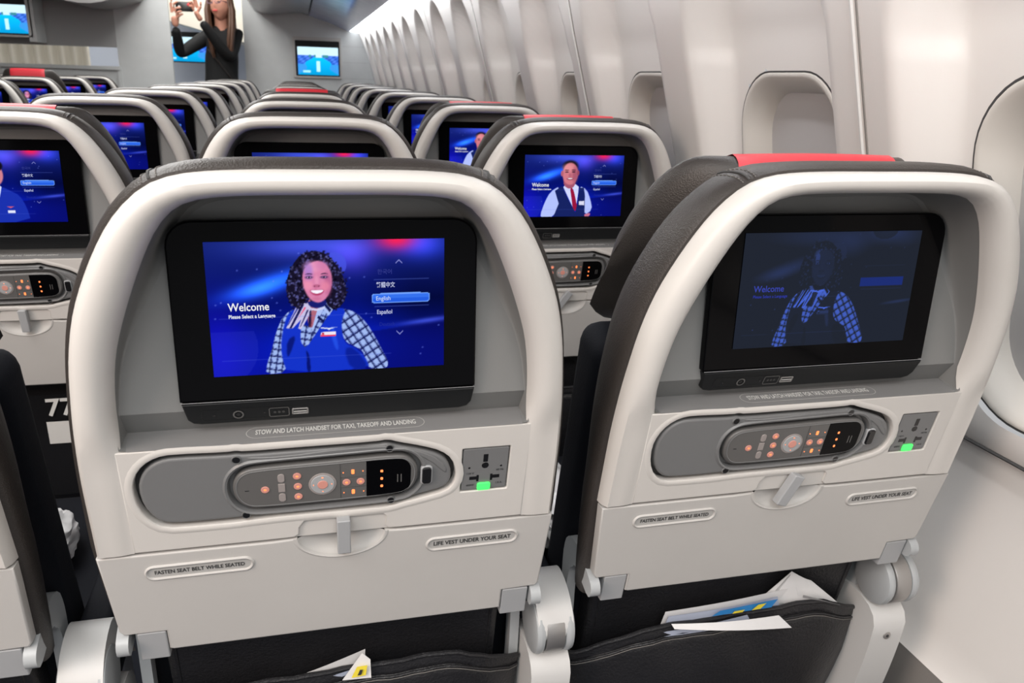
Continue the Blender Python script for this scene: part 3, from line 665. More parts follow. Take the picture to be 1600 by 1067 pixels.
    for sgn in (1, -1):
        mb = MB(); i0 = min(range(len(path)), key=lambda i: abs(path[i][0]-sgn*.1235)+abs(path[i][1]-.258)*2)
        r = rows[i0]; tube(mb, [(p[0], p[1], p[2]+.0003) for p in r[1:9]], .0011, 'groove', 6)
        for di in (-1, 1):
            r2 = rows[i0+di]; q = [tuple(.45*np.array(b)+.55*np.array(a)) for a, b in zip(r, r2)]
            for a, b in zip(q[1:8], q[2:9]):
                a, b = np.array(a), np.array(b)
                for k in range(2): tube(mb, [tuple(a+(b-a)*(k*.5+.08)+np.array((0, 0, .0006))), tuple(a+(b-a)*(k*.5+.36)+np.array((0, 0, .0006)))], .0005, 'stitch', 5)
        subs.append(mb.build('seam'))
    keep(wr, 0, subs)
    # --- headrest: winged pillow in front of the cover
    mb = MB(); NU, NV = 44, 26; front, back_ = [], []
    def hp(u, t, side):
        # u in -1..1 across, t 0 bottom..1 top
        au = abs(u); hw = .172
        ztop = .2640-.006*au**2-.10*max(0, (au-.62)/.38)**2.2; zbot = .076-.012*sstep(au, .55, .95)+.016*max(0, (au-.88)/.12)**2
        z = zbot+(ztop-zbot)*t; x = u*(hw+.004*math.sin(math.pi*t))
        fwd = .100*sstep(au, .42, 1.02)*(.35+.65*(1-t*.75)); th = .026*(max(0, 1-(2*t-1)**6))**.5*(max(0, 1-au**7))**.5
        yc = lean(z)+.118+fwd-.012*t+.012*sstep(t, .6, 1)
        return (x, yc+side*th, z)
    for side in (-1, 1):
        rws = [[hp(-1+2*i/NU, .5-.5*math.cos(math.pi*j/NV), side) for j in range(NV+1)] for i in range(NU+1)]
        v, f = grid(rws); mb.add(v, f if side < 0 else [q[::-1] for q in f], 'leather')
    hd = mb.build('headrest')
    mb = MB(); rws = []
    for i in range(17):
        u = (-.5+i/16)*1.02; r = []
        for t, side in [(.5+.5*math.sin(a), sd) for sd, al in ((-1, np.linspace(.55, math.pi/2, 7)), (1, np.linspace(math.pi/2, .3, 7)[1:])) for a in al]:
            p_ = Vector(hp(u, t, side)); c_ = Vector(hp(u, t, 0)); n_ = (p_-c_); n_ = (n_.normalized() if n_.length > 1e-6 else Vector((0, 0, 1)))
            r.append(tuple(p_+n_*.0008+Vector((0, 0, .0012 if t > .97 else .0004))))
        rws.append(r)
    v, f = grid(rws); mb.add(v, f, 'red'); keep(hd, 0, [mb.build('red_panel')])
    # --- back cushion in front, navy
    mb = MB(); rot = Matrix.Rotation(math.atan(.2473), 3, 'X')
    rbox(mb, (0, lean(-.17)+.115, -.17), (.418, .075, .53), 'navy', .022, rot, 4); keep(mb.build('back_cushion'), 1)
    # --- lower back and literature pocket
    mb = MB(); plate(mb, rrect(-.180, -.52, .180, -.165, .02), 'leather2', LY(.045), .03, .008, back=True)
    v, f = grid([[(x, lean(z)+.0455-d, z) for x, z in offset(ccw(rrect(-.180, -.52, .180, -.165, .02)), q)] for q, d in ((.010, 0), (.0112, .0016), (.0124, 0))], closed=True); mb.add(v, f, 'leather2')
    keep(mb.build('lower_back_panel'), 1)
    mb = MB(); rws = []; xs = np.linspace(-.208, .208, 33)
    def ptop(x): return float(np.interp(x, [-.208, -.195, -.125, -.10, .105, .13, .195, .208], [-.330, -.326, -.296, -.2915, -.2835, -.286, -.318, -.323]))
    for x in xs:
        r = []; zt = ptop(x); e = 1-(abs(x)/.208)**6
        for q in [0, .01, .03, .045, .05, .055, .09, .14, .20, .27, .36, .5, .7, .85, 1]:
            z = zt+(-.60-zt)*q; b = .030*math.sin(math.pi*min(1, q*1.1+.08))*e+.010*e; wr_ = .0012*math.sin(x*70+z*40)+.0008*math.sin(x*160-z*90)
            s_ = -.0022 if abs(q-.05) < .001 else 0
            r.append((x, lean(z)+.036-b+wr_-s_, z))
        rws.append(r)
    v, f = grid(rws); mb.add(v, f, 'leather2')
    v, f = grid([[(p[0], p[1]+.004, p[2]) for p in r] for r in rws]); mb.add(v, [q[::-1] for q in f], 'leather2')
    pk = mb.build('literature_pocket', angle=60)
    mb = MB(); tube(mb, [(r[0][0], r[0][1]+.001, r[0][2]) for r in rws], .0030, 'leather2', 8); pip = mb.build('piping'); mb = MB(); tube(mb, [(r[5][0], r[5][1]-.0003, r[5][2]) for r in rws], .0016, 'leather2', 6); tube(mb, [(r[5][0], r[5][1]-.0014, r[5][2]-.0026) for r in rws], .0005, 'stitch', 4); keep(pk, 1, [pip, mb.build('seam')])
    # --- armrest on the window side of each seat (and the aisle side, added per seat)
    def armrest(xc, body_=True):
        mb = MB()
        pr = smooth([(.074, -.292), (.080, -.36), (.100, -.46), (.135, -.52), (.175, -.50), (.185, -.36), (.170, -.290)], 2)
        rbox_ = MB(); V, T = fill(ccw(pr)); prism(mb, pr, xc-.0235, xc+.0235, 'white', 'X')
        body = smooth([(.064, -.262), (.068, -.236), (.092, -.214), (.130, -.207), (.150, -.222), (.148, -.262), (.098, -.290)], 2)
        if body_: prism(mb, body, xc-.0205, xc+.0205, 'white', 'X')
        ar = mb.build('armrest', angle=50); sb = []
        mb = MB()
        for s in (-1, 1): cyl(mb, (xc+s*.0170, .098, -.258), (1, 0, 0), .035, .012, 'arm', 28, .005)
        sb.append(mb.build('pivot_cheek')); mb = MB(); cyl(mb, (xc, .098, -.258), (1, 0, 0), .0345, .021, 'metal', 28, .001); sb.append(mb.build('pivot_drum'))
        mb = MB(); cyl(mb, (xc, .0795, -.335), (0, 1, 0), .0055, .006, 'metal', 16, .001); cyl(mb, (xc, .0778, -.335), (0, 1, 0), .0022, .004, 'ink', 6, .0003); sb.append(mb.build('screw'))
        if body_: mb = MB(); rbox(mb, (xc, .310, -.240), (.034, .34, .045), 'navy', .008); sb.append(mb.build('armrest_pad'))
        return ar, sb
    a, sb = armrest(.2345); keep(a, 1, sb)
    a, sb = armrest(-.2480); keep(a, 5, sb)
    a, sb = armrest(.2160, False); keep(a, 6, sb)
    # --- seat cushion and legs
    mb = MB(); rbox(mb, (0, .44, -.395), (.41, .46, .12), 'navy', .04, Matrix.Rotation(math.radians(4), 3, 'X'), 5); keep(mb.build('seat_cushion'), 1)
    for s in (-1, 1):
        mb = MB(); prism(mb, [(.16, -.47), (.22, -.47), (.14, -.795), (.08, -.795)], s*.15-.015, s*.15+.015, 'tab', 'X'); prism(mb, [(.50, -.47), (.55, -.47), (.56, -.795), (.51, -.795)], s*.15-.015, s*.15+.015, 'tab', 'X'); tube(mb, [(s*.15, .08, -.792), (s*.15, .58, -.792)], .008, 'tab'); tube(mb, [(s*.15, .18, -.475), (s*.15, .54, -.475)], .014, 'tab'); keep(mb.build('seat_leg'), 2)
    # display placeholder: added per seat
    return out
protos = build_parts()
first_use = {id(p[0]): True for p in protos}
used = set()
def take(o, parent):
    if o.name in used:
        c = o.copy(); COLL.objects.link(c)
    else:
        used.add(o.name); c = o
    c.parent = parent
    return c
def seat(X, Y, label, group, pic='woman', lod=0, latch=0, left_arm=False, win=False, lift=0.0):
    root = empty('airplane_seat', (X, Y, 0)); prop(root, label, 'seat', group)
    for o, lvl, subs in protos:
        if lvl == 5 and not left_arm: continue
        if lvl == 6 and not win: continue
        if win and lvl == 1 and o.name.startswith('armrest'): continue
        c = take(o, root); nm = c.name.split('.')[0]
        if nm == 'tray_latch': c.rotation_euler = (0, latch, 0)
        if nm == 'headrest': c.location = (0, -.247*lift, lift)
        if lod >= 2 and nm in ('handset', 'power_outlet', 'handset_cradle', 'tray_table', 'leather_cover', 'screen_recess'): 
            if lod >= 3 and nm != 'handset': continue
            if nm in ('leather_cover', 'tray_table', 'screen_recess'): continue
        for s in subs: take(s, c)
        if nm == 'monitor':
            d = bpy.data.objects.new('display', DISPLAY[pic]); COLL.objects.link(d); d.parent = c
    return root
dl, dr = 0.48458866, 0.47311649
COLS = {'aisle': -dl, 'middle': 0.0, 'window': dr}
ORD = ['nearest', 'second', 'third', 'fourth', 'fifth', 'sixth', 'seventh', 'eighth', 'ninth']
pics = {('window', 0): 'woman_dim', ('window', 1): 'man', ('aisle', 1): 'suit'}
special = {('middle', 0): 'grey and white middle seat with its Welcome screen brightly lit, nearest the camera',
           ('window', 0): 'nearest window seat, its screen dark and papers sticking out of its pocket',
           ('aisle', 0): 'nearest aisle seat, only its side edge showing at the lower left corner',
           ('window', 1): 'second-row window seat, its screen showing a man in vest and red tie',
           ('aisle', 1): 'second-row aisle seat at left, screen showing a man in blue suit'}
for r in range(9):
    for c in ('aisle', 'middle', 'window'):
        lab = special.get((c, r), 'grey and white %s seat in the %s row from the camera, right-hand block' % (c, ORD[r]))
        pic = pics.get((c, r), ('woman', 'man', 'suit')[(r*2+len(c)) % 3])
        seat(COLS[c], r*PITCH, lab, 'economy seats of the right-hand block', pic, lod=0 if r < 2 else (2 if r < 4 else 3), latch={('window', 0): .30, ('window', 1): .55}.get((c, r), 0.0), left_arm=(c == 'aisle'), win=(c == 'window'), lift={('window', 0): .009, ('window', 1): .010, ('aisle', 1): .010, ('middle', 3): .018, ('window', 2): .010, ('middle', 0): .0018, ('middle', 1): .004, ('middle', 2): .001}.get((c, r), (.004, -.002, .006, .0)[(r+len(c)) % 4]))
for r in range(4, 9):
    for i, nm in enumerate(('right-hand end', 'second-from-right', 'third-from-right', 'left-hand end')):
        if r < 6 and i < 1 and r < 5: pass
        seat(-1.500-.48*i, r*PITCH, 'grey and white %s seat of the centre block, %s row from the camera' % (nm, ORD[r]), 'economy seats of the centre block across the aisle', ('woman', 'suit', 'man')[(r+i) % 3], lod=3, lift=.05 if (r, i) == (6, 0) else (0, .004, -.004)[(r+i) % 3])

# ------------------------------------------------------------ things in the pockets
def sheet(mb, P, k, t=.0006, bend=0):
    """curved leaf from 4 corners, P = bl br tr tl"""
    bl, br, tr, tl = [Vector(p) for p in P]; rows = []
    for j in range(7):
        r = []
        for i in range(9):
            u, v_ = i/8, j/6; p = bl*(1-u)*(1-v_)+br*u*(1-v_)+tr*u*v_+tl*(1-u)*v_; p = p+Vector((0, -bend*math.sin(math.pi*u), 0)); r.append(tuple(p))
        rows.append(r)
    v, f = grid(rows); mb.add(v, f, k); mb.add([(x, y+t, z) for x, y, z in v], [q[::-1] for q in f], k)
X = dr
def pp(x, z, d=.024): return (x, lean(z)+d, z)
mb = MB(); sheet(mb, [pp(X-.105, -.42), pp(X+.115, -.42), pp(X+.086, -.262, .030), pp(X-.086, -.276, .030)], 'paper', bend=.003)
sheet(mb, [pp(X-.103, -.42, .020), pp(X+.117, -.42, .020), pp(X+.060, -.268, .022), pp(X-.084, -.279, .024)], 'paperg', bend=.003)
sheet(mb, [pp(X-.110, -.42, .016), pp(X+.10, -.42, .016), pp(X+.02, -.288, .016), pp(X-.104, -.300, .018)], 'paperg', bend=.003)
mb.add([pp(X-.030, -.282, .0165), pp(X+.050, -.2790, .015), pp(X+.056, -.2665, .016), pp(X-.020, -.2745, .017)], [(0, 1, 2, 3)], 'pblue')
mb.add([pp(X+.022, -.2785, .0140), pp(X+.034, -.2780, .014), pp(X+.040, -.2690, .014), pp(X+.029, -.2700, .014)], [(0, 1, 2, 3)], 'pyel')
mb.add([pp(X-.004, -.2800, .0140), pp(X+.010, -.2795, .014), pp(X+.012, -.2755, .014), pp(X-.002, -.2760, .014)], [(0, 1, 2, 3)], 'pyel')
sheet(mb, [pp(X-.082, -.2870, .008), pp(X+.074, -.3030, -.004), pp(X+.054, -.2830, .002), pp(X-.084, -.2835, .014)], 'paper', bend=.004)
prop(mb.build('magazine', None, origin=(X, .1, H0-.42)), 'white-edged magazine with blue and yellow cover in the nearest window seat pocket', 'magazine')
mb = MB(); sheet(mb, [pp(X+.03, -.42, .034), pp(X+.16, -.42, .034), pp(X+.158, -.298, .030), pp(X+.040, -.282, .034)], 'paper', bend=.004)
sheet(mb, [pp(X+.040, -.282, .032), pp(X+.158, -.298, .026), pp(X+.112, -.258, .034), pp(X+.078, -.237, .034)], 'paper', bend=.004)
sheet(mb, [pp(X+.038, -.300, .026), pp(X+.105, -.305, .024), pp(X+.088, -.262, .028), pp(X+.076, -.240, .032)], 'paper', bend=-.004)
sheet(mb, [pp(X+.098, -.276, .022), pp(X+.157, -.298, .020), pp(X+.152, -.292, .014), pp(X+.092, -.266, .016)], 'paper')
prop(mb.build('paper_bag', None, origin=(X+.1, .11, H0-.42)), 'crumpled white paper bag behind the magazine in the window seat pocket', 'paper bag')
mb = MB(); sheet(mb, [pp(-.105, -.42), pp(.020, -.42), pp(.026, -.266, .026), pp(-.085, -.306, .026)], 'paper', bend=.003)
sheet(mb, [pp(-.110, -.42, .020), pp(.012, -.42, .020), pp(.020, -.286, .018), pp(-.078, -.309, .022)], 'paperg', bend=.003)
sheet(mb, [pp(.000, -.300, .014), pp(.031, -.296, .008), pp(.0305, -.272, .014), pp(.022, -.2640, .018)], 'paper')
mb.add([pp(.0095, -.2935, .0095), pp(.0250, -.2900, .0075), pp(.0270, -.2760, .0095), pp(.0160, -.2785, .0115)], [(0, 1, 2, 3)], 'pyel')
mb.add([pp(.0160, -.2895, .0080), pp(.0200, -.2880, .0070), pp(.0220, -.2810, .0080), pp(.0190, -.2815, .0090)], [(0, 1, 2, 3)], 'ink')
prop(mb.build('brochure', None, origin=(0, .1, H0-.42)), 'curled brochure with yellow mark in the pocket of the nearest middle seat', 'brochure')
Xa, Ya = -dl, PITCH
mb = MB(); sheet(mb, [(Xa-.10, Ya+.098, -.44), (Xa+.06, Ya+.098, -.44), (Xa+.06, Ya+.083, -.232), (Xa-.10, Ya+.083, -.232)], 'black', t=.001)
put_text(mb, '777', .048, lambda a, b: (Xa+.034+a, Ya+.0825-.072*(b-.0)-.0015+.001, -.258+b), 'wink', bold=.02)
mb.add([(Xa-.005, Ya+.0880, -.33), (Xa+.035, Ya+.0880, -.33), (Xa+.035, Ya+.0845, -.285), (Xa-.005, Ya+.0845, -.285)], [(0, 1, 2, 3)], 'wink')
prop(mb.build('safety_card', None, origin=(Xa, Ya+.09, H0-.44)), 'black safety card with white numerals in the second-row aisle seat pocket', 'safety card')
def bundle(c, sz, label):
    bm = bmesh.new(); bmesh.ops.create_icosphere(bm, subdivisions=4, radius=1)
    for v in bm.verts:
        n = v.co.copy(); k = 1+.12*math.sin(n.x*9+n.z*7)*math.sin(n.y*8)+.06*math.sin(n.z*19+n.x*13); q = [math.copysign(abs(t)**.7, t) for t in n]; v.co = Vector((q[0]*sz[0]*k, q[1]*sz[1]*k, q[2]*sz[2]*k))
    bm.verts.ensure_lookup_table(); mb = MB(); mb.add([(v.co.x+c[0], v.co.y+c[1], v.co.z+c[2]) for v in bm.verts], [[v.index for v in f.verts] for f in bm.faces], 'foil'); bm.free()
    prop(mb.build('wrapped_blanket', None, origin=(c[0], c[1], H0+c[2]-sz[2])), label, 'blanket', 'plastic-wrapped blankets on the seats')
bundle((-.385, .47, -.300), (.032, .050, .030), 'plastic-wrapped blanket glinting between the left edge seat and nearest middle seat')
bundle((X+-.155, .42, -.272), (.050, .13, .045), 'plastic-wrapped blanket showing as white sliver between the two nearest full seats')

# ------------------------------------------------------------ right side wall with windows
YB = 7.45; YR = -1.6
ZP = [-.795, -.60, -.415, -.40, -.25, -.12, -.09, -.075, -.03, 0, .1, .25, .45, .52, .58, .65, .70, .75, .80]
XP = [.80, .80, .782, .790, .800, .796, .790, .782, .764, .752, .725, .685, .63, .613, .596, .575, .556, .535, .51]
def Xb(z): return float(np.interp(z, ZP, XP))
WY = [.53+.533*k for k in range(-4, 14)]
def Xf(z): return .723+(.355-z)*.16
def wall_x(y, z):
    b = Xb(z)
    if z < -.07 or z > .67: return b
    k = min(WY, key=lambda c: abs(c-y)); dy = abs(y-k)
    wd = .205*math.sqrt(max(0, 1-((z-.38)/.272)**2)) if z > .38 else .205
    if wd <= 0: return b
    d = Xf(z)-b if z < .42 else float(np.interp(z, [.42, .52, .60, .66], [Xf(.42)-Xb(.42), .068, .055, .040]))
    d = max(.010, d)*sstep(z, -.07, .02)
    if z > .38: return b+d*sstep(1-math.hypot(dy/.205, (z-.38)/.272), -.015, .030+.15*sstep(.56-z, -.05, .10))
    return b+d*sstep(wd-dy, -.004, .045)
HY, HZ, HR, ZC = .1430, .2000, .094, .16
def sdf(y, z):
    k = min(WY, key=lambda c: abs(c-y)); a, b = abs(y-k)-HY+HR, abs(z-ZC)-HZ+HR
    return math.hypot(max(a, 0), max(b, 0))+min(max(a, b), 0)-HR
ys = np.arange(YR, YB+.0001, .0105); zs = np.r_[-.415, -.40, -.36, -.3, -.2, -.12, -.10, -.09, -.082, -.075, -.07, np.arange(-.06, .50, .0125), np.arange(.505, .672, .0065), .68, .70, .725, .75, .78, .80]
mb = MB(); YZ = [[(y, z) for z in zs] for y in ys]
for i_ in range(len(ys)):
    for j_ in range(len(zs)):
        y, z = YZ[i_][j_]
        if y < -.35: continue
        d = sdf(y, z)
        if abs(d) < .0060:
            e = 1e-4; gy, gz = (sdf(y+e, z)-sdf(y-e, z))/(2*e), (sdf(y, z+e)-sdf(y, z-e))/(2*e); g_ = math.hypot(gy, gz) or 1
            YZ[i_][j_] = (y-gy/g_*d, z-gz/g_*d)
rows = [[(wall_x(y, z), y, z) for y, z in r] for r in YZ]; v, f = grid(rows)
f2 = []
for q in f:
    cy, cz = np.mean([v[i][1] for i in q]), np.mean([v[i][2] for i in q])
    if cy < -.8 or sdf(cy, cz) > -.0008: f2.append(q)
mb.add(v, f2, 'wall'); prop(mb.build('wall_right', angle=60), kind='structure')
mb = MB()
for k in range(-3, 8):      # seams between the panels: raised bead beside a tan strip
    y = .265+1.066*k
    if YR < y < YB:
        tube(mb, [(Xb(z)-.0005, y, z) for z in np.arange(-.07, .78, .02)], .0030, 'ceil', 6)
        tube(mb, [(Xb(z)+.0008, y-.009, z) for z in np.arange(-.07, .78, .02)], .0024, 'kick', 6)
tube(mb, [(.781, YR, -.079), (.781, YB, -.079)], .0022, 'groove', 6)
prop(mb.build('trim_1'), kind='structure')
mb = MB(); v, f = grid([[(Xb(z), y, z) for z in (-.795, -.60, -.42, -.413)] for y in (YR, YB)]); mb.add(v, f, 'kick')
prop(mb.build('baseboard_right'), kind='structure')
wn = 0
for c in WY:
    if c < -.3 or c > YB-.3: continue
    wn += 1; root = empty('window_%d' % wn, (Xf(-.03), c, H0-.03)); prop(root, kind='structure'); OF = (-root.location[0], -root.location[1], .03)
    def fr(hy, hz): return [(c+a, ZC+b) for a, b in rrect(-hy, -hz, hy, hz, HR*hy/HY, 10)]
    mb = MB(); loops = []
    for hy, hz, dx in ((.1425, .1995, .010), (.1420, .1990, .0005), (.1405, .1975, -.0022), (.138, .195, -.0030), (.134, .191, -.0015), (.127, .184, .006), (.118, .175, .020), (.113, .170, .032), (.1115, .1685, .040)):
        loops.append([(Xf(b)+dx, a, b) for a, b in fr(hy, hz)])
    v, f = grid(loops, closed=True); mb.add(v, f, 'wallring'); mb.build('window_frame', root, off=OF)
    mb = MB(); v, f = grid([[(Xf(b)+dx, a, b) for a, b in fr(hy, hz)] for hy, hz, dx in ((.1446, .2016, .006), (.1443, .2013, -.0007), (.1420, .1990, -.0007), (.1418, .1988, .012))], closed=True); mb.add(v, f, 'groove'); mb.build('frame_gap', root, off=OF)  # dark ring stands in for the shaded gap around the frame
    mb = MB(); g = [[(Xf(z)+.040-.004*math.cos((y-c)*12), y, z) for z in np.linspace(ZC-.172, ZC+.172, 12)] for y in np.linspace(c-.114, c+.114, 9)]
    v, f = grid(g); mb.add(v, f, 'shade'); tube(mb, [(Xf(.0)+.034, c-.035, .010), (Xf(.0)+.034, c+.035, .010)], .004, 'shade')
    mb.build('window_shade', root, off=OF)

# ------------------------------------------------------------ floor, ceiling, far side wall
def box(mb, x0, x1, y0, y1, z0, z1, k): rbox(mb, ((x0+x1)/2, (y0+y1)/2, (z0+z1)/2), (x1-x0, y1-y0, z1-z0), k, 0)
mb = MB(); box(mb, -4.6, .82, -2.0, 11.0, -.84, -.80, 'carpet'); prop(mb.build('floor'), kind='structure')
mb = MB(); box(mb, -4.6, .60, -.2, YB, 1.50, 1.53, 'ceil'); prop(mb.build('ceiling'), kind='structure')
mb = MB(); box(mb, -4.62, -4.58, -.2, YB, -.8, 1.5, 'wall'); prop(mb.build('wall_left'), kind='structure')

# overhead bins and service panels, right side
def bin_run(name, poly, y0, y1, k, label, cat, group=None):
    mb = MB(); prism(mb, poly, y0, y1, k, 'Y'); o = mb.build(name, None, origin=(sum(p[0] for p in poly)/len(poly), y0, H0+min(p[1] for p in poly)), angle=50); prop(o, label, cat, group); return o
BP = [(.112, .832)]+smooth([(.05, .848), (-.10, .838), (-.25, .822), (-.33, .845), (-.385, .90), (-.42, 1.02), (-.40, 1.2)], 2, False)+[(-.2, 1.35), (.50, 1.35), (.50, .905), (.116, .905)]
for i, (a, b) in enumerate(((-.2, 2.33), (2.335, 4.87), (4.875, YB-.01))):
    bin_run('overhead_bin', BP, a, b, 'bin', ['closed grey overhead bin above the nearest three rows', 'closed grey overhead bin above the middle rows, right-hand side', 'closed grey overhead bin touching the far bulkhead above the wall screen'][i], 'overhead bin', 'overhead bins of the right-hand side')
PP = [(.122, .828), (.30, .775), (.455, .712), (.475, .712), (.482, .80), (.40, .895), (.122, .895)]
for i in range(10):
    a = -.2+i*.765
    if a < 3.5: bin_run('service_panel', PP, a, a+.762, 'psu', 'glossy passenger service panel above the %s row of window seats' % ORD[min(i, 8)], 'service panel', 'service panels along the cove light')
    else: bin_run('service_panel', PP, a, a+.762, 'psu', 'service panel tinted with blue reflections, %s from the far bulkhead along the cove light' % {9: 'first', 8: 'second', 7: 'third', 6: 'fourth', 5: 'fifth'}.get(i, 'sixth'), 'service panel', 'service panels along the cove light')
mb = MB(); prism(mb, [(.477, .712), (.555, .700), (.55, .735), (.50, .76)], -.2, YB-.01, 'cove', 'Y'); prop(mb.build('cove_light', None, origin=(.5, 3, H0+.70)), 'long bright white light strip glowing along the top of the window wall', 'light')

# ------------------------------------------------------------ bulkhead, doorway and what lies beyond
mb = MB(); box(mb, -.45, .82, YB, YB+.05, -.8, 1.5, 'bulk')
for z in (.30, .44, .58): box(mb, .41, .72, YB-.0015, YB, z, z+.002, 'bulk2')
prop(mb.build('wall_front'), kind='structure')
mb = MB()
box(mb, -1.50, -1.06, YB, YB+.05, -.8, 1.5, 'bulk'); box(mb, -4.6, -1.50, YB, YB+.05, -.8, .325, 'bulk'); box(mb, -4.6, -1.50, YB, YB+.05, .50, 1.5, 'bulk2')
box(mb, -1.515, -1.485, YB-.02, YB, -.3, .33, 'bulk'); box(mb, -2.9, -1.49, YB-.03, YB+.08, .315, .345, 'bulk')
prop(mb.build('wall_front_left'), kind='structure')
mb = MB(); box(mb, -4.6, .8, 10.6, 10.65, -.8, 1.5, 'blue'); prop(mb.build('wall_back_of_forward_cabin'), kind='structure')
mb = MB(); rws = [[(x, 10.55, .80+.0*x) for x in (-2.2, -.3)], [(x, YB+.1, 1.05) for x in (-2.2, -.3)]]
box(mb, -4.6, .8, YB+.06, 10.6, 1.35, 1.38, 'cream'); prop(mb.build('ceiling_forward'), kind='structure')
bin_run('forward_cabin_bin', smooth([(-1.35, .86), (-1.25, .80), (-.95, .73), (-.60, .62), (-.42, .62), (-.30, .8), (-.30, 1.3), (-1.35, 1.3)], 1), 8.6, 10.2, 'cream', 'cream overhead bin seen through the doorway above the woman', 'overhead bin')
area('forward_cabin_light', (-1.7, 8.9, 2.10), (3.8, 1.6), (0, 0, 0), 95, (1, .96, .88))
bin_run('centre_overhead_bin', smooth([(-1.25, .885), (-1.30, .862), (-1.48, .800), (-1.65, .800), (-1.84, .845), (-2.05, .90), (-2.05, 1.4), (-1.2, 1.4), (-1.19, 1.0)], 1), 6.7, YB-.01, 'bin', 'grey rounded overhead bin end left of the doorway, top of the picture', 'overhead bin')
# curtain-like vertical ribs seen through the opening at far left
mb = MB(); rws = []
for i in range(121):
    x = -2.95+1.05*i/120; rws.append([(x, 8.3+.03*math.sin(i*.52), z) for z in (-.3, .1, .5, .9)])
v, f = grid(rws); mb.add(v, f, 'cream'); prop(mb.build('curtain', None, origin=(-2.4, 8.3, H0-.3)), 'pleated cream curtain showing through the opening in the left bulkhead', 'curtain')
mb = MB(); box(mb, -2.095, -2.04, YB-.30, YB-.01, .515, 1.4, 'bulk'); prop(mb.build('trim_2'), kind='structure')

# bulkhead screens with the airport map picture
def map_pic(name, x0, x1, z0, z1, y, rx, label, frame=True, zt=None):
    root = empty(name, ((x0+x1)/2, y, H0+z0-.04)); prop(root, label, 'monitor', 'wall screens showing the moving picture')
    off = tuple(-c for c in root.location); off = (off[0], off[1], off[2]+H0)
    mb = MB(); 
    if frame: plate(mb, rrect(x0-.042, z0-.030, x1+.030, z1+.085, .01), 'cradle' if 0 else 'tray', lambda x, z: y-.02, .02, .004, holes=[rrect(x0-.020, z0-.012, x1+.012, z1+.055, .008)])
    if frame: mb.build('monitor_frame', root, off=off)
    mb = MB(); plate(mb, rrect(x0-.022, z0-.014, x1+.014, z1+.057, .008), 'port', lambda x, z: y-.010, .01, .002); mb.build('bezel', root, off=off)
    nx, nz = 72, 54; cols = []; rws = []
    for j in range(nz):
        r = []
        for i in range(nx):
            u, v_ = i/(nx-1), j/(nz-1)
            r.append((x0+(x1-x0)*u, y-.0125, z1-(z1-z0)*v_))
            sky = np.array((205, 238, 250.)); c = sky
            if v_ > .36: c = np.array((10, 195, 245.))*(1-(v_-.36)*.35)+np.array((0, 0, 20.))
            if v_ > .30 and abs(u-.5) > .10+.45*(v_-.22)+.06*math.sin(v_*14): c = np.array((60, 110, 215.))+30*math.sin(u*41+v_*17)*math.sin(v_*37+u*9) if v_ < .62 else np.array((60, 150, 230.))
            if .28 < v_ < .36 and (.28 < u < .44 or .56 < u < .80) and math.sin(u*30) > -.4: c = np.array((60, 140, 150.))
            if abs(u-.5) < .035+.03*(v_-.4) and .50 < v_ < .88: c = np.array((190, 245, 250.))
            if .12 < u < .30 and .84 < v_ < .91: c = np.array((170, 235, 250.))
            cols.append(srgb(*np.clip(c, 0, 255))+(1,))
        rws.append(r)
    mb = MB(); v, f = grid(rws); mb.add(v, [q[::-1] for q in f], 'pic'); o = mb.build('display', root, off=off, flat=True)
    at = o.data.color_attributes.new('pic', 'FLOAT_COLOR', 'POINT'); at.data.foreach_set('color', (np.array(cols, np.float32)*np.array((1.3, 1.3, 1.3, 1), np.float32)).ravel())
map_pic('wall_monitor', .007, .367, .325, .565, YB, 0, 'lit screen in a grey frame on the far bulkhead, right of the doorway')
map_pic('wall_monitor', -2.40, -2.09, .575, .790, YB-.28, 0, 'lit screen hanging at the top left corner of the picture')
map_pic('wall_monitor', -1.52, -1.02, .43, .70, 10.2, 0, 'lit screen in the forward cabin partly behind the raised arm', frame=False)

# ------------------------------------------------------------ woman taking a picture in the doorway
def skin_obj(name, chains, k, parent, off=(0, 0, 0), sub=2):
    """chains: list of [(x,y,z,r),...]; shared points are welded"""
    vs, es, rs = [], [], []
    def idx(p):
        for i, q in enumerate(vs):
            if (Vector(q)-Vector(p[:3])).length < 1e-5: return i
        vs.append(p[:3]); rs.append(p[3]); return len(vs)-1
    for ch in chains:
        for a, b in zip(ch, ch[1:]):
            i, j = idx(a), idx(b)
            if i != j: es.append((i, j))
    me = bpy.data.meshes.new(name); me.from_pydata([tuple(Vector(p)+Vector(off)) for p in vs], es, []); o = bpy.data.objects.new(name, me); COLL.objects.link(o)
    m1 = o.modifiers.new('skin', 'SKIN'); m1.use_smooth_shade = True
    bm = bmesh.new(); bm.from_mesh(me); lay = bm.verts.layers.skin.verify(); bm.verts.ensure_lookup_table()
    for i, v in enumerate(bm.verts):
        r = rs[i]; v[lay].radius = r if isinstance(r, tuple) else (r, r); v[lay].use_root = (i == 0)
    bm.to_mesh(me); bm.free()
    m2 = o.modifiers.new('sub', 'SUBSURF'); m2.levels = sub; m2.render_levels = sub
    bpy.context.view_layer.update()
    dg = bpy.context.evaluated_depsgraph_get(); ev = o.evaluated_get(dg); nm = bpy.data.meshes.new_from_object(ev)
    o.modifiers.clear(); o.data = nm; nm.materials.clear(); nm.materials.append(M[k])
    for pl in nm.polygons: pl.use_smooth = True; pl.material_index = 0
    if parent: o.parent = parent
    return o
Yw = 6.88; wroot = empty('person', (-.60, Yw, 0)); prop(wroot, 'woman with long brown hair in black top holding up a phone in the doorway', 'person')
wo = (.60, -Yw, H0)
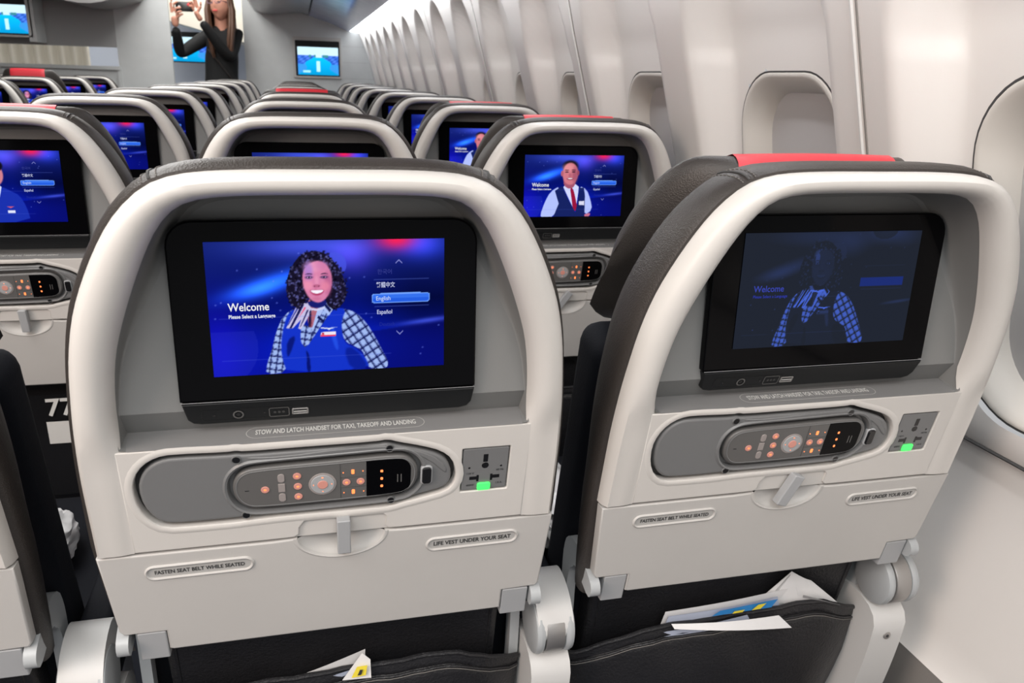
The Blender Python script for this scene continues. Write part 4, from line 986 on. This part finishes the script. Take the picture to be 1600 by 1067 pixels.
pel = (-.62, Yw, .13, (.155, .10)); wst = (-.62, Yw, .27, (.135, .09)); chs = (-.60, Yw, .46, (.150, .095)); ush = (-.585, Yw, .61, (.120, .075)); nk = (-.587, Yw-.01, .69, .052)
sR = (-.475, Yw, .615, .070); eR = (-.535, Yw-.13, .435, .052); wR = (-.715, Yw-.27, .700, .033)
sL = (-.700, Yw, .600, .066); eL = (-.915, Yw-.10, .455, .050); wL = (-.912, Yw-.25, .650, .032)
def mid(a, b, t, r): return tuple(a[i]+(b[i]-a[i])*t for i in range(3))+(r,)
body = skin_obj('body', [[pel, wst, chs, ush, nk], [ush, sR, mid(sR, eR, .5, .060), eR, mid(eR, wR, .5, .045), wR], [ush, sL, mid(sL, eL, .5, .056), eL, mid(eL, wL, .5, .042), wL],
    [pel, (-.70, Yw, .05, .10), (-.71, Yw+.02, -.34, .062), (-.71, Yw+.04, -.68, .04), (-.71, Yw-.08, -.715, .035)], [pel, (-.54, Yw, .05, .10), (-.53, Yw+.02, -.34, .062), (-.53, Yw+.04, -.68, .04), (-.53, Yw-.08, -.715, .035)]], 'top', wroot, wo)
# head
bm = bmesh.new(); bmesh.ops.create_uvsphere(bm, u_segments=32, v_segments=24, radius=1)
tilt = Matrix.Rotation(math.radians(-10), 3, 'X') @ Matrix.Rotation(math.radians(-22), 3, 'Z')
for v in bm.verts:
    x, y, z = v.co
    wj = 1-.30*sstep(-z, .15, 1.0); X_, Y_, Z_ = x*.078*wj, y*.098*(1-.12*sstep(-z, .3, 1)), z*.112
    if y < 0:
        nose = math.exp(-(x/.14)**2-((z+.10)/.20)**2); Y_ -= .024*nose
        Y_ += .010*math.exp(-((abs(x)-.38)/.16)**2-((z-.12)/.10)**2); Y_ -= .006*math.exp(-(x/.3)**2-((z+.48)/.08)**2); Y_ -= .010*math.exp(-(x/.28)**2-((z+.85)/.15)**2)
    v.co = tilt @ Vector((X_, Y_, Z_))
bm.verts.ensure_lookup_table(); HC = Vector((-.583, Yw-.045, .832))
mb = MB(); mb.add([tuple(v.co+HC) for v in bm.verts], [[v.index for v in f.verts] for f in bm.faces], 'skin'); bm.free()
tube(mb, [(-.587, Yw-.005, .64), (-.587, Yw-.015, .70), (-.584, Yw-.025, .77)], [.062, .052, .055], 'skin', 14)
for s in (-1, 1):
    e = HC+tilt @ Vector((s*.030, -.089, .012)); rbox(mb, tuple(e), (.022, .006, .008), 'ink', .002)
e = HC+tilt @ Vector((0, -.092, -.055)); rbox(mb, tuple(e), (.036, .008, .009), 'red', .003)
hdm = mb.build('head', wroot, off=wo)
mb = MB()
for s in (-1, 1):
    cc = HC+tilt @ Vector((s*.032, -.103, .014)); tube(mb, [tuple(cc+tilt @ Vector((.026*math.cos(a), 0, .017*math.sin(a)))) for a in np.linspace(0, 2*math.pi, 17)], .0030, 'lens', 6)
    tube(mb, [tuple(HC+tilt @ Vector((s*.058, -.100, .018))), tuple(HC+tilt @ Vector((s*.080, -.01, .018)))], .003, 'lens', 6)
mb.build('glasses', wroot, off=wo)
# hair: cap + long falls
mb = MB(); rws = []
for i in range(33):
    th = math.radians(-42+264*i/32)   # open towards the face (-Y)
    r = []
    for j in range(18):
        t = j/17; ph = t*1.9
        if ph < math.pi/2: rad = math.sin(ph); z = math.cos(ph)*.152; rx, ry = .100*rad, .118*rad
        else: q = (ph-math.pi/2)/(1.9-math.pi/2); z = -.30*q; rx = .100+.022*math.sin(q*2.2)-.02*q; ry = .112-.035*q
        wv = 1+.03*math.sin(i*1.9+j*.8)
        r.append((HC.x+rx*math.cos(th)*wv+.004, HC.y+.018+ry*math.sin(th)*wv, HC.z+.005+z))
    rws.append(r)
v, f = grid(rws); mb.add(v, f, 'hair')
for i in range(26):
    s = -1 if i < 7 else 1; x0 = HC.x+s*((.078 if s < 0 else .062)+.030*random.random()); y0 = HC.y-.03+.05*random.random()
    ln = .30+.10*random.random(); tube(mb, [(x0-s*.01, y0, HC.z+.08), (x0+s*.012, y0-.02, HC.z-.03), (x0+s*.008, y0-.055, HC.z-.14), (x0-s*.012, y0-.075, HC.z-ln+.06), (x0-s*.02, y0-.07, HC.z-ln)], [.013, .017, .018, .014, .004], 'hair', 8)
mb.build('hair', wroot, off=wo, angle=80)
# hands with five fingers each, closed on the phone
def hand(wr, palm, dirs, name='hand'):
    w_, p_ = Vector(wr), Vector(palm); ch = [[tuple(w_)+(.026,), tuple(w_.lerp(p_, .5))+((.030, .018),), tuple(p_)+((.036, .016),)]]
    o = skin_obj(name, ch, 'skin', wroot, wo, 2)
    mb_ = MB()
    for (bx, kx, tx) in dirs: tube(mb_, [tuple(p_+Vector(bx)), tuple(p_+(Vector(bx)+Vector(kx))*.5), tuple(p_+Vector(kx)), tuple(p_+(Vector(tx)+Vector(kx))*.5), tuple(p_+Vector(tx))], [.011, .0105, .010, .009, .006], 'skin', 8)
    f_ = mb_.build('fingers', None, off=wo); f_.parent = o
    return o
hand((wL[0], wL[1], wL[2]), (-.905, Yw-.28, .735), [((-.02, 0, .02), (-.022, -.01, .085), (-.010, -.02, .125)), ((-.005, 0, .03), (.0, -.012, .08), (.028, -.03, .098)), ((.010, 0, .02), (.022, -.022, .052), (.052, -.034, .056)), ((.014, 0, .0), (.030, -.022, .025), (.056, -.032, .030)), ((.015, 0, -.015), (.036, -.012, .002), (.062, -.020, .012))])
hand((wR[0], wR[1], wR[2]), (-.755, Yw-.29, .775), [((.02, 0, .02), (.010, -.01, .085), (-.020, -.02, .110)), ((.005, 0, .03), (.0, -.012, .085), (-.022, -.03, .09)), ((-.008, 0, .02), (-.020, -.022, .060), (-.036, -.034, .056)), ((-.010, 0, .0), (-.022, -.022, .030), (-.036, -.032, .030)), ((.022, 0, -.005), (.045, -.012, .03), (.050, -.018, .065))])
mb = MB(); rbox(mb, (-.830, Yw-.300, .800), (.125, .012, .072), 'black', .008); cyl(mb, (-.797, Yw-.307, .815), (0, 1, 0), .011, .004, 'red', 16); cyl(mb, (-.866, Yw-.307, .800), (0, 1, 0), .007, .004, 'wink', 12)
prop(mb.build('phone', None, origin=(-.83, Yw-.3, H0+.764)), 'black phone held up in the hands of the woman in the doorway', 'phone')
mb = MB(); tube(mb, [(-.70, Yw-.098, .50), (-.62, Yw-.115, .40), (-.53, Yw-.108, .27), (-.47, Yw-.06, .18)], .011, 'leather', 8, .5)
mb.build('shoulder_strap', wroot, off=wo)
sw = 1.0385
wroot.scale = (sw,)*3; wroot.location = (-.01896+sw*(-.60+.01896), -.66922+sw*(Yw+.66922), 1.13507*(1-sw))
ph = bpy.data.objects['phone']; ph.scale = (sw,)*3; ph.location = [c_+sw*(p_-c_) for c_, p_ in zip((-.01896, -.66922, 1.13507), ph.location)]
